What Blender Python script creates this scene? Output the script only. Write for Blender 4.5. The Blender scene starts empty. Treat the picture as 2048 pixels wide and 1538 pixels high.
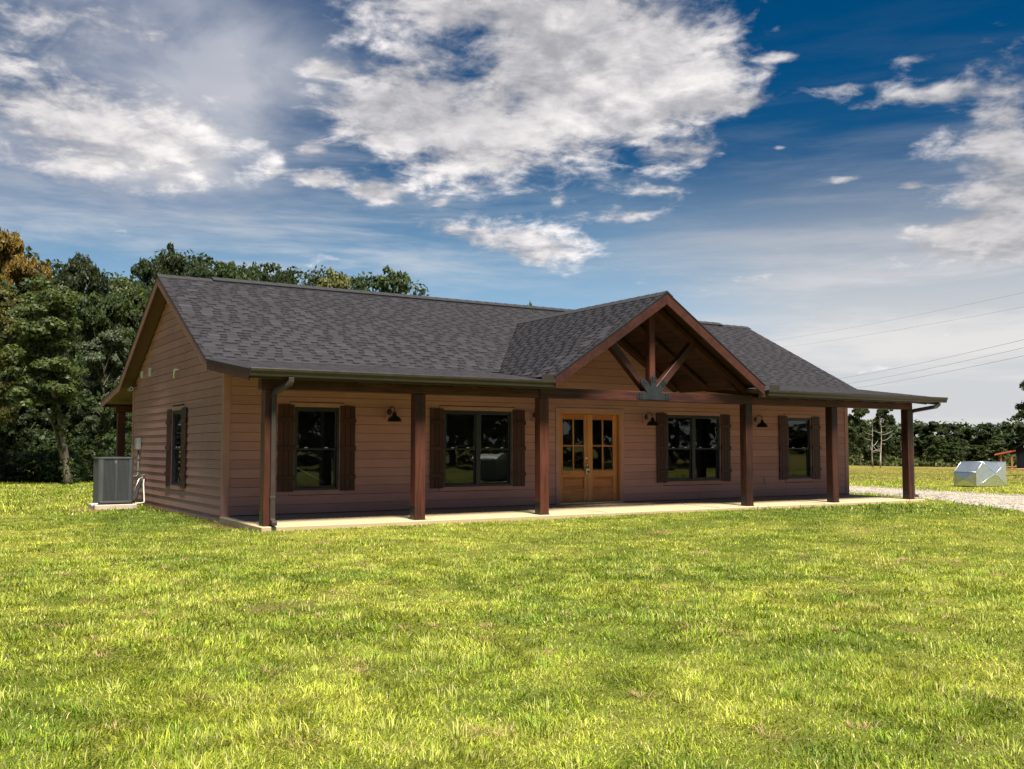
import bpy, bmesh, math, random
import numpy as np
from mathutils import Vector, Matrix

# ------------------------------------------------------------------ camera, sky, sun, exposure
scene = bpy.context.scene
C = bpy.context.collection
R = math.radians

CAM = Vector((-5.12, -18.145, 1.24))
HEAD = R(31.90)                      # heading of the camera, clockwise from +Y
PITCH = R(3.663)
cam_d = bpy.data.cameras.new('camera')
cam_d.sensor_width = 36.0
cam_d.lens = 36.0 * 1984 / 2048
cam_d.clip_start = 0.1
cam_d.clip_end = 8000
cam = bpy.data.objects.new('camera', cam_d)
C.objects.link(cam)
cam.location = CAM
cam.rotation_euler = (R(90) + PITCH, 0, -HEAD)
scene.camera = cam

SUN_EL = R(63)
SUN_AZ = R(187)                       # clockwise from +Y
SKY_STRENGTH = 0.063
EXPOSURE = 1.55
scene.view_settings.view_transform = 'Standard'
scene.view_settings.look = 'None'
scene.view_settings.gamma = 1.0
scene.view_settings.exposure = EXPOSURE
scene.view_settings.use_curve_mapping = False
scene.cycles.max_bounces = 8
scene.cycles.transparent_max_bounces = 12

sun_d = bpy.data.lights.new('sun', 'SUN')
sun_d.energy = 4.1
sun_d.angle = R(14.0)
sun_d.color = (1.0, 0.93, 0.80)
sun = bpy.data.objects.new('sun', sun_d)
C.objects.link(sun)
sdir = Vector((math.sin(SUN_AZ) * math.cos(SUN_EL), math.cos(SUN_AZ) * math.cos(SUN_EL), math.sin(SUN_EL)))
sun.rotation_euler = sdir.to_track_quat('Z', 'Y').to_euler()
sun.location = (0, 0, 60)


def px_dir(px, py):
    """compass bearing (relative to HEAD) and elevation of a place in the sky"""
    r, u, w = (px - 1024) / 1984, -(py - 769) / 1984, 1.0
    c, s = math.cos(PITCH), math.sin(PITCH)
    u2, w2 = u * c + w * s, w * c - u * s
    return math.atan2(r, w2), math.atan2(u2, math.hypot(r, w2))


class NT:
    """tiny node-tree helper"""
    def __init__(self, tree):
        self.t = tree
        tree.nodes.clear()

    def n(self, typ, _props=None, **inputs):
        nd = self.t.nodes.new(typ)
        if _props:
            for k, v in _props.items():
                setattr(nd, k, v)
        for k, v in inputs.items():
            key = int(k[1:]) if k[0] == 'i' and k[1:].isdigit() else k.replace('_', ' ')
            self.set(nd.inputs[key], v)
        return nd

    def set(self, sock, v):
        if isinstance(v, bpy.types.NodeSocket):
            self.t.links.new(v, sock)
        elif isinstance(v, bpy.types.Node):
            self.t.links.new(v.outputs[0], sock)
        else:
            if isinstance(v, tuple) and len(v) == 3 and sock.type == 'RGBA':
                v = (*v, 1.0)
            sock.default_value = v

    def math(self, op, a, b=None, c=None, clamp=False):
        nd = self.t.nodes.new('ShaderNodeMath')
        nd.operation = op
        nd.use_clamp = clamp
        for i, v in enumerate((a, b, c)):
            if v is not None:
                self.set(nd.inputs[i], v)
        return nd.outputs[0]

    def vmath(self, op, a, b=None):
        nd = self.t.nodes.new('ShaderNodeVectorMath')
        nd.operation = op
        self.set(nd.inputs[0], a)
        if b is not None:
            self.set(nd.inputs[1], b)
        return nd.outputs['Value'] if op in ('DOT_PRODUCT', 'LENGTH') else nd.outputs[0]

    def mix(self, fac, a, b, blend='MIX'):
        nd = self.t.nodes.new('ShaderNodeMix')
        nd.data_type = 'RGBA'
        nd.blend_type = blend
        self.set(nd.inputs[0], fac)
        self.set(nd.inputs[6], a)
        self.set(nd.inputs[7], b)
        return nd.outputs[2]

    def noise(self, vec, scale, detail=3.0, rough=0.5, dist=0.0, out='Fac'):
        nd = self.t.nodes.new('ShaderNodeTexNoise')
        if vec is not None:
            self.set(nd.inputs['Vector'], vec)
        nd.inputs['Scale'].default_value = scale
        nd.inputs['Detail'].default_value = detail
        nd.inputs['Roughness'].default_value = rough
        nd.inputs['Distortion'].default_value = dist
        return nd.outputs[out]

    def remap(self, v, a, b, c=0.0, d=1.0, smooth=False):
        nd = self.t.nodes.new('ShaderNodeMapRange')
        nd.interpolation_type = 'SMOOTHSTEP' if smooth else 'LINEAR'
        self.set(nd.inputs[0], v)
        for i, x in enumerate((a, b, c, d)):
            nd.inputs[i + 1].default_value = x
        return nd.outputs[0]


def build_world():
    w = bpy.data.worlds.new('World')
    scene.world = w
    w.use_nodes = True
    w.cycles.sampling_method = 'MANUAL'
    w.cycles.sample_map_resolution = 256
    k = NT(w.node_tree)
    sky = k.n('ShaderNodeTexSky', dict(sky_type='NISHITA', sun_disc=False, sun_elevation=SUN_EL, sun_rotation=SUN_AZ,
                                       altitude=200.0, air_density=1.0, dust_density=0.6, ozone_density=3.0))
    tc = k.n('ShaderNodeTexCoord')
    d = k.vmath('NORMALIZE', tc.outputs['Generated'])
    sep = k.n('ShaderNodeSeparateXYZ', Vector=d)
    right = k.vmath('DOT_PRODUCT', d, (math.cos(HEAD), -math.sin(HEAD), 0.0))
    fwd = k.vmath('DOT_PRODUCT', d, (math.sin(HEAD), math.cos(HEAD), 0.0))
    az = k.math('ARCTAN2', right, fwd)
    el = k.math('ARCSINE', sep.outputs[2])
    zz = k.math('ADD', k.math('MAXIMUM', sep.outputs[2], 0.0), 0.22)
    p = k.n('ShaderNodeCombineXYZ', X=k.math('DIVIDE', right, zz), Y=k.math('DIVIDE', fwd, zz), Z=0.0)
    p = p.outputs[0]
    n1 = k.noise(p, 3.4, 7.0, 0.56, 0.25)
    n2 = k.noise(k.vmath('ADD', p, (3.7, 1.9, 5.0)), 11.0, 6.0, 0.58, 0.4)
    n3 = k.noise(k.vmath('ADD', p, (9.7, 4.9, 1.0)), 1.5, 4.0, 0.5, 0.2)
    # cumulus banks: where they hang in this sky (bearing, elevation), width, height, strength
    banks = [
        (150, 235, 250, 85, 0.50), (330, 300, 130, 60, 0.25), (90, 40, 260, 60, 0.30),
        (790, 228, 160, 55, 0.55), (1060, 180, 250, 125, 0.62), (1280, 90, 220, 110, 0.60), (950, 320, 120, 45, 0.30),
        (860, 15, 200, 26, 0.45), (1400, 190, 140, 40, 0.25),
        (635, 358, 52, 20, 0.85), (752, 387, 46, 22, 0.85), (548, 328, 20, 20, 0.42), (500, 285, 26, 12, 0.35), (620, 300, 34, 16, 0.6), (630, 135, 50, 16, 0.5),
        (900, 465, 90, 24, 0.42), (1060, 495, 110, 36, 0.48), (1250, 435, 75, 15, 0.40),
        (1390, 312, 80, 28, 0.55), (1745, 205, 75, 26, 0.42), (1690, 175, 70, 9, 0.35), (1820, 118, 60, 12, 0.50), (1880, 190, 45, 18, 0.40), (1640, 120, 130, 200, -0.22), (1640, 400, 160, 120, -0.15), (1960, 60, 140, 60, -0.25), (560, 220, 70, 110, -0.30), (560, 430, 200, 40, -0.25),
        (2010, 250, 85, 120, 0.56), (2010, 440, 100, 70, 0.52), (1900, 480, 110, 24, 0.36), (1675, 360, 38, 11, 0.65),
        (1555, 115, 34, 9, 0.42), (1510, 205, 55, 18, 0.42), (1820, 372, 24, 7, 0.7), (880, 405, 14, 6, 0.45), (1114, 404, 14, 9, 0.38), (1560, 295, 22, 6, 0.6), (1320, 380, 60, 12, 0.35),
    ]
    tot = None
    for (bx, by, sx, sy, amp) in banks:
        a0, e0 = px_dir(bx, by)
        da = k.math('MULTIPLY', k.math('SUBTRACT', az, a0), 1984.0 / sx)
        de = k.math('MULTIPLY', k.math('SUBTRACT', el, e0), 1984.0 / sy)
        q = k.math('MULTIPLY_ADD', da, da, k.math('MULTIPLY', de, de))
        g = k.math('MULTIPLY', k.math('EXPONENT', k.math('MULTIPLY', q, -0.7)), amp)
        tot = g if tot is None else k.math('ADD', tot, g)
    F = k.math('ADD', tot, k.math('MULTIPLY', k.math('SUBTRACT', n1, 0.5), 1.5))
    F = k.math('ADD', F, k.math('MULTIPLY', k.math('SUBTRACT', n2, 0.5), 0.95))
    n4 = k.noise(k.vmath('ADD', p, (1.3, 7.7, 2.0)), 26.0, 5.0, 0.62, 0.3)
    F = k.math('ADD', F, k.math('MULTIPLY', k.math('SUBTRACT', n4, 0.5), 0.42))
    F = k.math('SUBTRACT', F, 0.24)
    mask = k.remap(F, -0.08, 0.40, 0.0, 1.0, True)
    thick = k.remap(F, 0.05, 0.75, 0.0, 1.0, True)
    # cirrus veil, streaked along the horizon
    pc = k.n('ShaderNodeCombineXYZ', X=k.math('MULTIPLY', az, 2.2), Y=k.math('MULTIPLY', el, 16.0), Z=2.0).outputs[0]
    c1 = k.noise(pc, 1.6, 6.0, 0.62, 0.25)
    veil = k.math('MULTIPLY', k.remap(c1, 0.42, 0.75, 0.0, 0.75, True), k.math('MULTIPLY', k.remap(el, R(24), R(9), 0.05, 1.0, True), k.remap(az, R(-12), R(6), 1.0, 0.30, True)))
    low = k.remap(el, R(17.5), R(5.0), 0.0, 0.94, True)
    n_az = k.remap(az, R(2), R(20), 0.0, 1.0, True)
    lowmask = k.math('MULTIPLY', low, k.remap(az, R(0), R(20), 0.85, 1.0, True))
    lowcol = k.mix(n_az, (2.1, 3.35, 4.6), (3.6, 3.68, 3.8))
    # clear air
    hs = k.n('ShaderNodeHueSaturation', Hue=0.5, Saturation=1.50, Value=0.29, Fac=1.0, Color=sky)
    clear = hs.outputs[0]
    # relief: brighter where the cloud thins out upwards, grey on its underside
    pu = k.vmath('MULTIPLY', p, (0.955, 0.955, 1.0))
    u1 = k.noise(pu, 3.4, 7.0, 0.56, 0.25)
    u2 = k.noise(k.vmath('ADD', pu, (3.7, 1.9, 5.0)), 11.0, 6.0, 0.58, 0.4)
    rel = k.math('ADD', k.math('MULTIPLY', k.math('SUBTRACT', n1, u1), 1.5), k.math('MULTIPLY', k.math('SUBTRACT', n2, u2), 0.95))
    relief = k.remap(rel, -0.28, 0.28, 0.42, 1.12, True)
    shade = k.math('MULTIPLY', k.remap(n3, 0.35, 0.65, 0.60, 1.0, True), k.math('MULTIPLY', relief, k.math('SUBTRACT', 1.0, k.math('MULTIPLY', thick, 0.22))))
    shade = k.math('MULTIPLY', shade, k.math('MULTIPLY', k.remap(n2, 0.3, 0.7, 0.72, 1.12), k.math('MULTIPLY', k.remap(n1, 0.35, 0.65, 0.70, 1.05), k.remap(n4, 0.3, 0.7, 0.75, 1.1))))
    cloud = k.mix(shade, (1.35, 1.42, 1.65), (5.9, 5.6, 5.5))
    lowcol = k.mix(k.math('MULTIPLY', k.remap(c1, 0.40, 0.66, 0.0, 1.0, True), n_az), lowcol, (4.6, 4.45, 4.35))
    col = k.mix(lowmask, clear, lowcol)
    col = k.mix(veil, col, (3.9, 4.0, 4.15))
    # soft grey-lilac sheet of higher cloud
    sheet = None
    for (bx, by, sx, sy, amp) in ((200, 60, 330, 120, 1.0), (470, 150, 150, 110, 0.75), (120, 330, 300, 80, 0.8), (380, 380, 200, 60, 0.7)):
        a0, e0 = px_dir(bx, by)
        da = k.math('MULTIPLY', k.math('SUBTRACT', az, a0), 1984.0 / sx)
        de = k.math('MULTIPLY', k.math('SUBTRACT', el, e0), 1984.0 / sy)
        g = k.math('MULTIPLY', k.math('EXPONENT', k.math('MULTIPLY', k.math('MULTIPLY_ADD', da, da, k.math('MULTIPLY', de, de)), -0.8)), amp)
        sheet = g if sheet is None else k.math('ADD', sheet, g)
    sheet = k.math('MULTIPLY', sheet, k.remap(k.noise(k.vmath('ADD', p, (21.0, 3.0, 8.0)), 3.0, 5.0, 0.55, 0.3), 0.30, 0.66, 0.25, 1.0, True), clamp=True)
    col = k.mix(sheet, col, k.mix(k.remap(n3, 0.35, 0.65), (1.75, 1.95, 2.55), (3.3, 3.35, 3.6)))
    col = k.mix(k.math('MULTIPLY', mask, 0.96), col, cloud)
    bg = k.n('ShaderNodeBackground', Color=col, Strength=SKY_STRENGTH)
    out = k.n('ShaderNodeOutputWorld', Surface=bg)


build_world()

# ------------------------------------------------------------------ helpers
rng = np.random.default_rng(7)
random.seed(7)


def tag(o, label=None, cat=None, group=None, kind=None):
    if label: o['label'] = label
    if cat: o['category'] = cat
    if group: o['group'] = group
    if kind: o['kind'] = kind
    return o


def link(o, parent=None):
    C.objects.link(o)
    if parent is not None:
        o.parent = parent
    return o


def empty(name, loc=(0, 0, 0), rz=0.0):
    o = bpy.data.objects.new(name, None)
    o.empty_display_size = 0.3
    C.objects.link(o)
    o.location = loc
    o.rotation_euler = (0, 0, rz)
    return o


class MB:
    """collects polygons, builds ONE mesh object"""
    def __init__(self):
        self.v, self.f, self.sm = [], [], False

    def poly(self, pts):
        b = len(self.v)
        self.v += [tuple(p) for p in pts]
        self.f.append(tuple(range(b, b + len(pts))))
        return self

    def hexa(self, p):
        """8 corners: bottom ring 0-3 then top ring 4-7"""
        b = len(self.v)
        self.v += [tuple(q) for q in p]
        for q in ((3, 2, 1, 0), (4, 5, 6, 7), (0, 1, 5, 4), (1, 2, 6, 5), (2, 3, 7, 6), (3, 0, 4, 7)):
            self.f.append(tuple(b + i for i in q))
        return self

    def box(self, x0, x1, y0, y1, z0, z1):
        return self.hexa([(x0, y0, z0), (x1, y0, z0), (x1, y1, z0), (x0, y1, z0),
                          (x0, y0, z1), (x1, y0, z1), (x1, y1, z1), (x0, y1, z1)])

    def bar(self, a, b, w, h, up=(0, 0, 1)):
        """square timber from a to b"""
        a, b, up = Vector(a), Vector(b), Vector(up)
        d = (b - a).normalized()
        s = d.cross(up).normalized()
        u = s.cross(d).normalized()
        p = []
        for q in (a, b):
            p.append([q - s * w / 2 - u * h / 2, q + s * w / 2 - u * h / 2, q + s * w / 2 + u * h / 2, q - s * w / 2 + u * h / 2])
        return self.hexa(p[0] + p[1])

    def prism(self, prof, axis, a, b):
        """closed 2-D profile pushed along an axis; x: (y,z), y: (x,z), z: (x,y)"""
        def P(q, t):
            return {'x': (t, q[0], q[1]), 'y': (q[0], t, q[1]), 'z': (q[0], q[1], t)}[axis]
        n = len(prof)
        base = len(self.v)
        self.v += [P(q, a) for q in prof] + [P(q, b) for q in prof]
        for i in range(n):
            j = (i + 1) % n
            self.f.append((base + i, base + j, base + n + j, base + n + i))
        self.f.append(tuple(base + n - 1 - i for i in range(n)))
        self.f.append(tuple(base + n + i for i in range(n)))
        return self

    def tube(self, pts, rad, n=8, cap=True):
        pts = [Vector(p) for p in pts]
        if not hasattr(rad, '__len__'):
            rad = [rad] * len(pts)
        base = len(self.v)
        prev = None
        for i, p in enumerate(pts):
            d = (pts[min(i + 1, len(pts) - 1)] - pts[max(i - 1, 0)]).normalized()
            if prev is None:
                prev = d.orthogonal().normalized()
            s = (prev - d * prev.dot(d)).normalized()
            prev = s
            t = d.cross(s)
            for j in range(n):
                a = 2 * math.pi * j / n
                self.v.append(tuple(p + (s * math.cos(a) + t * math.sin(a)) * rad[i]))
        for i in range(len(pts) - 1):
            for j in range(n):
                k = (j + 1) % n
                self.f.append((base + i * n + j, base + i * n + k, base + (i + 1) * n + k, base + (i + 1) * n + j))
        if cap:
            self.f.append(tuple(base + n - 1 - j for j in range(n)))
            e = base + (len(pts) - 1) * n
            self.f.append(tuple(e + j for j in range(n)))
        return self

    def rect_tube(self, pts, wx, wy):
        """rectangular duct swept in the plane that holds pts; wy thick in the sweep plane, wx across"""
        pts = [Vector(p) for p in pts]
        d0 = (pts[-1] - pts[0])
        nrm = None
        for i in range(1, len(pts) - 1):
            c = (pts[i] - pts[i - 1]).cross(pts[i + 1] - pts[i])
            if c.length > 1e-6:
                nrm = c.normalized()
                break
        if nrm is None:
            nrm = Vector((1, 0, 0))
        base = len(self.v)
        for i, p in enumerate(pts):
            d = (pts[min(i + 1, len(pts) - 1)] - pts[max(i - 1, 0)]).normalized()
            u = nrm.cross(d).normalized()
            for a, b in ((-1, -1), (1, -1), (1, 1), (-1, 1)):
                self.v.append(tuple(p + nrm * a * wx / 2 + u * b * wy / 2))
        for i in range(len(pts) - 1):
            for j in range(4):
                k = (j + 1) % 4
                self.f.append((base + i * 4 + j, base + i * 4 + k, base + (i + 1) * 4 + k, base + (i + 1) * 4 + j))
        self.f.append(tuple(base + 3 - j for j in range(4)))
        e = base + (len(pts) - 1) * 4
        self.f.append(tuple(e + j for j in range(4)))
        return self

    def lathe(self, prof, centre, n=16, axis='z'):
        base = len(self.v)
        cx, cy, cz = centre
        for r, h in prof:
            for j in range(n):
                a = 2 * math.pi * j / n
                if axis == 'z':
                    self.v.append((cx + r * math.cos(a), cy + r * math.sin(a), cz + h))
                else:
                    self.v.append((cx + r * math.cos(a), cy + h, cz + r * math.sin(a)))
        for i in range(len(prof) - 1):
            for j in range(n):
                k = (j + 1) % n
                self.f.append((base + i * n + j, base + i * n + k, base + (i + 1) * n + k, base + (i + 1) * n + j))
        return self

    def build(self, name, mat, parent=None, bevel=0.0, smooth=False, orient=True):
        me = bpy.data.meshes.new(name)
        me.from_pydata(self.v, [], self.f)
        bm = bmesh.new()
        bm.from_mesh(me)
        if orient:
            bmesh.ops.recalc_face_normals(bm, faces=bm.faces)
        if bevel > 0:
            bmesh.ops.bevel(bm, geom=list(bm.edges), offset=bevel, segments=1, affect='EDGES', clamp_overlap=True)
        bm.to_mesh(me)
        bm.free()
        if smooth:
            me.polygons.foreach_set('use_smooth', [True] * len(me.polygons))
        me.materials.append(mat)
        o = bpy.data.objects.new(name, me)
        return link(o, parent)


def box(name, mat, parent, x0, x1, y0, y1, z0, z1, bevel=0.004):
    return MB().box(x0, x1, y0, y1, z0, z1).build(name, mat, parent, bevel)


# ------------------------------------------------------------------ materials
def mat_base(name):
    m = bpy.data.materials.new(name)
    m.use_nodes = True
    k = NT(m.node_tree)
    out = k.n('ShaderNodeOutputMaterial')
    return m, k, out


def principled(k, out, col, rough=0.5, metal=0.0, bump=None, bstr=0.3, bdist=0.01, spec=0.5):
    b = k.n('ShaderNodeBsdfPrincipled', Base_Color=col, Roughness=rough, Metallic=metal)
    b.inputs['Specular IOR Level'].default_value = spec
    if bump is not None:
        bn = k.n('ShaderNodeBump', Strength=bstr, Distance=bdist, Height=bump)
        k.set(b.inputs['Normal'], bn)
    k.set(out.inputs['Surface'], b)
    return b


def pos(k, scale=(1, 1, 1)):
    g = k.n('ShaderNodeNewGeometry')
    return k.vmath('MULTIPLY', g.outputs['Position'], scale)


def objrand(k):
    return k.n('ShaderNodeObjectInfo').outputs['Random']


def plain(name, col, rough=0.5, metal=0.0, var=0.12, scale=6.0, bump=0.1, spec=0.5):
    m, k, out = mat_base(name)
    p = pos(k)
    n = k.noise(p, scale, 5.0, 0.6)
    c = k.mix(k.remap(n, 0.3, 0.7), tuple(x * (1 - var) for x in col), tuple(min(1, x * (1 + var)) for x in col))
    r = k.remap(n, 0.3, 0.7, rough * 0.85, min(1, rough * 1.15))
    principled(k, out, c, r, metal, k.noise(p, scale * 14, 3.0), bump, 0.004, spec)
    return m


def wood(name, dark, light, grain, rough=0.55, knots=True, var=0.25, spec=0.35, tone=0.0):
    """stained timber; grain = position scale, small along the fibre"""
    m, k, out = mat_base(name)
    r = objrand(k)
    p = pos(k, grain)
    off = k.n('ShaderNodeCombineXYZ', X=k.math('MULTIPLY', r, 37.0), Y=k.math('MULTIPLY', r, 11.0), Z=k.math('MULTIPLY', r, 53.0))
    p = k.vmath('ADD', p, off)
    n = k.noise(p, 1.0, 6.0, 0.65, 1.2)
    fine = k.noise(k.vmath('MULTIPLY', p, (3.5, 3.5, 3.5)), 1.6, 4.0, 0.7)
    big = k.noise(pos(k), 1.7, 2.0)
    f = k.math('ADD', k.math('MULTIPLY', n, 0.75), k.math('MULTIPLY', fine, 0.25))
    f = k.math('ADD', f, k.math('MULTIPLY', k.math('SUBTRACT', r, 0.5), var))
    f = k.math('ADD', f, k.math('MULTIPLY', k.math('SUBTRACT', big, 0.5), 0.35))
    c = k.mix(k.remap(f, 0.32, 0.68, 0, 1), dark, light)
    if knots:
        vo = k.n('ShaderNodeTexVoronoi', Vector=k.vmath('ADD', pos(k, tuple(g * 0.28 if g < 5 else g * 0.3 for g in grain)), off), Scale=1.0)
        c = k.mix(k.remap(vo.outputs['Distance'], 0.03, 0.14, 0.75, 0.0), c, tuple(x * 0.25 for x in dark))
    principled(k, out, c, rough, 0.0, f, 0.35, 0.006, spec)
    return m


def siding_mat(name, a, b):
    m, k, out = mat_base(name)
    r = objrand(k)
    p = pos(k, (2.2, 2.2, 60.0))
    off = k.n('ShaderNodeCombineXYZ', X=k.math('MULTIPLY', r, 91.0), Y=k.math('MULTIPLY', r, 17.0), Z=0.0)
    n = k.noise(k.vmath('ADD', p, off), 1.0, 5.0, 0.62, 0.9)
    blot = k.noise(pos(k), 0.9, 3.0, 0.6)
    f = k.math('ADD', k.math('MULTIPLY', n, 0.55), k.math('MULTIPLY', blot, 0.45))
    f = k.math('ADD', f, k.math('MULTIPLY', k.math('SUBTRACT', r, 0.5), 0.22))
    c = k.mix(k.remap(f, 0.36, 0.64), a, b)
    # splash-up dust near the ground
    z = k.n('ShaderNodeSeparateXYZ', Vector=pos(k)).outputs[2]
    dust = k.math('MULTIPLY', k.remap(z, 0.45, 0.0, 0.0, 0.35, True), k.noise(pos(k), 7.0, 4.0))
    c = k.mix(dust, c, (0.34, 0.20, 0.12))
    principled(k, out, c, 0.62, 0.0, n, 0.45, 0.003, 0.3)
    return m


M = {}
M['siding'] = siding_mat('siding brown', (0.330, 0.166, 0.146), (0.420, 0.222, 0.196))
M['trim'] = plain('trim brown', (0.36, 0.186, 0.158), 0.6, var=0.14, scale=3)
M['lap_shade'] = plain('wall core lap shade', (0.030, 0.018, 0.013), 0.9)  # near-black wall core, paints the lap shade lines between siding boards
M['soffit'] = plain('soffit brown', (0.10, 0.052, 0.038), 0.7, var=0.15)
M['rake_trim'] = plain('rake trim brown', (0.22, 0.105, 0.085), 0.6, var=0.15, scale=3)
M['post'] = wood('stained post', (0.016, 0.006, 0.004), (0.098, 0.029, 0.017), (16, 16, 0.9), 0.5)
M['beam'] = wood('stained beam', (0.026, 0.008, 0.006), (0.120, 0.036, 0.023), (0.9, 16, 16), 0.5)
M['brace'] = wood('stained brace', (0.022, 0.007, 0.005), (0.064, 0.020, 0.013), (5, 5, 5), 0.5, knots=False)
M['rafter'] = wood('stained rafter', (0.016, 0.006, 0.004), (0.045, 0.016, 0.010), (16, 0.9, 16), 0.6, knots=False)
M['shutter'] = wood('stained shutter', (0.022, 0.006, 0.005), (0.060, 0.015, 0.011), (24, 24, 1.2), 0.5, knots=False)
M['door'] = wood('oiled door', (0.34, 0.125, 0.034), (0.55, 0.245, 0.085), (18, 18, 1.1), 0.35, knots=False, spec=0.5)
M['door_rail'] = wood('oiled door rail', (0.28, 0.085, 0.018), (0.50, 0.190, 0.050), (1.4, 18, 22), 0.35, knots=False, spec=0.5)
M['gutter'] = plain('gutter bronze', (0.028, 0.022, 0.018), 0.38, var=0.15, spec=0.5, bump=0.02)
M['spout'] = plain('downspout bronze', (0.042, 0.034, 0.031), 0.35, var=0.12, bump=0.02)
M['steel'] = plain('black steel', (0.016, 0.020, 0.024), 0.45, var=0.15)
M['bolt'] = plain('bolt black', (0.008, 0.009, 0.010), 0.35)
M['frame'] = plain('window frame dark', (0.013, 0.015, 0.024), 0.42, var=0.15)
M['white'] = plain('white plastic', (0.72, 0.72, 0.68), 0.4, var=0.06)
M['silver'] = plain('satin nickel', (0.62, 0.60, 0.56), 0.3, metal=1.0, var=0.1)
M['lampblack'] = plain('lamp black', (0.012, 0.013, 0.014), 0.3, var=0.2)
M['interior'] = plain('interior drywall', (0.16, 0.15, 0.14), 0.8)
M['conduit'] = plain('grey conduit', (0.17, 0.18, 0.19), 0.5)
M['greybox'] = plain('grey box', (0.26, 0.28, 0.28), 0.45)
M['acgrey'] = plain('air conditioner grey', (0.058, 0.062, 0.067), 0.45, var=0.08)
M['acdark'] = plain('air conditioner coil', (0.006, 0.006, 0.008), 0.55)
M['pad'] = plain('condenser pad', (0.42, 0.34, 0.28), 0.8, var=0.2)
M['pvc'] = plain('white pipe', (0.74, 0.72, 0.66), 0.4, var=0.08)
M['foam'] = plain('black pipe foam', (0.02, 0.02, 0.022), 0.8)
M['flashing'] = plain('ridge cap shingle', (0.016, 0.016, 0.019), 0.85, var=0.3, scale=20)
M['drip'] = plain('drip edge', (0.016, 0.019, 0.023), 0.5)
M['wire'] = plain('power wire', (0.20, 0.20, 0.20), 0.6)
M['barn'] = plain('barn dark metal', (0.010, 0.011, 0.014), 0.9, spec=0.1)
M['barn_red'] = plain('barn rust red', (0.38, 0.085, 0.035), 0.6)
M['barn_wood'] = plain('barn orange wood', (0.36, 0.13, 0.05), 0.7)
M['clay'] = plain('orange clay', (0.42, 0.20, 0.085), 0.9, var=0.3, scale=1.5)


def glass_mat(name, tint=(0.66, 0.70, 0.70)):
    m, k, out = mat_base(name)
    n = k.noise(pos(k), 1.6, 2.0)
    bn = k.n('ShaderNodeBump', Strength=0.06, Distance=0.02, Height=n)
    fr = k.n('ShaderNodeFresnel', IOR=1.6, Normal=bn)
    gl = k.n('ShaderNodeBsdfGlossy', Color=(0.9, 0.95, 0.97), Roughness=0.012, Normal=bn)
    tr = k.n('ShaderNodeBsdfTransparent', Color=tint)
    ms = k.n('ShaderNodeMixShader', Fac=fr.outputs[0], i1=tr.outputs[0], i2=gl.outputs[0])
    k.set(out.inputs['Surface'], ms)
    return m


M['glass'] = glass_mat('window glass')


def shingle_mat():
    m, k, out = mat_base('asphalt shingle')
    at = k.n('ShaderNodeAttribute', dict(attribute_name='tint'))
    p = pos(k)
    gr = k.noise(p, 160.0, 3.0, 0.7)
    bl = k.noise(p, 0.55, 3.0, 0.6)
    c = k.mix(at.outputs['Fac'], (0.003, 0.003, 0.004), (0.050, 0.048, 0.058))
    c = k.mix(k.remap(bl, 0.3, 0.7, 0.0, 0.25), c, (0.030, 0.029, 0.032))
    c = k.mix(k.remap(gr, 0.35, 0.65, 0.0, 0.20), c, (0.048, 0.046, 0.052))
    principled(k, out, c, 0.9, 0.0, gr, 0.5, 0.004, 0.12)
    return m


M['shingle'] = shingle_mat()


def concrete_mat():
    m, k, out = mat_base('porch concrete')
    p = pos(k)
    n = k.noise(p, 1.3, 5.0, 0.6)
    f = k.noise(p, 28.0, 4.0, 0.6)
    st = k.noise(pos(k, (0.6, 2.5, 1)), 1.8, 4.0, 0.7, 0.6)
    c = k.mix(k.remap(n, 0.3, 0.7), (0.37, 0.28, 0.165), (0.44, 0.345, 0.215))
    c = k.mix(k.remap(f, 0.3, 0.7, 0.0, 0.25), c, (0.50, 0.41, 0.28))
    c = k.mix(k.remap(st, 0.58, 0.75, 0.0, 0.35, True), c, (0.40, 0.30, 0.19))
    principled(k, out, c, 0.75, 0.0, f, 0.15, 0.004, 0.3)
    return m


M['concrete'] = concrete_mat()


def galv_mat():
    m, k, out = mat_base('galvanised sheet')
    p = pos(k)
    v = k.n('ShaderNodeTexVoronoi', Vector=p, Scale=14.0)
    n = k.noise(p, 2.5, 4.0)
    c = k.mix(v.outputs['Distance'], (0.52, 0.58, 0.64), (0.66, 0.71, 0.76))
    principled(k, out, c, k.remap(n, 0.3, 0.7, 0.26, 0.38), 0.85, n, 0.08, 0.02)
    return m


M['galv'] = galv_mat()


def leaf_mat(name, dark, light, trans=0.35):
    m, k, out = mat_base(name)
    at = k.n('ShaderNodeAttribute', dict(attribute_name='tint'))
    c = k.mix(at.outputs['Fac'], dark, light)
    r = objrand(k)
    c = k.n('ShaderNodeHueSaturation', Hue=k.remap(r, 0, 1, 0.485, 0.515), Saturation=1.0, Value=k.remap(r, 0, 1, 0.85, 1.15), Fac=1.0, Color=c).outputs[0]
    b = k.n('ShaderNodeBsdfPrincipled', Base_Color=c, Roughness=0.55)
    b.inputs['Specular IOR Level'].default_value = 0.3
    t = k.n('ShaderNodeBsdfTranslucent', Color=k.mix(0.5, c, (0.16, 0.20, 0.02)))
    ms = k.n('ShaderNodeMixShader', Fac=trans, i1=b.outputs[0], i2=t.outputs[0])
    k.set(out.inputs['Surface'], ms)
    return m


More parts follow.
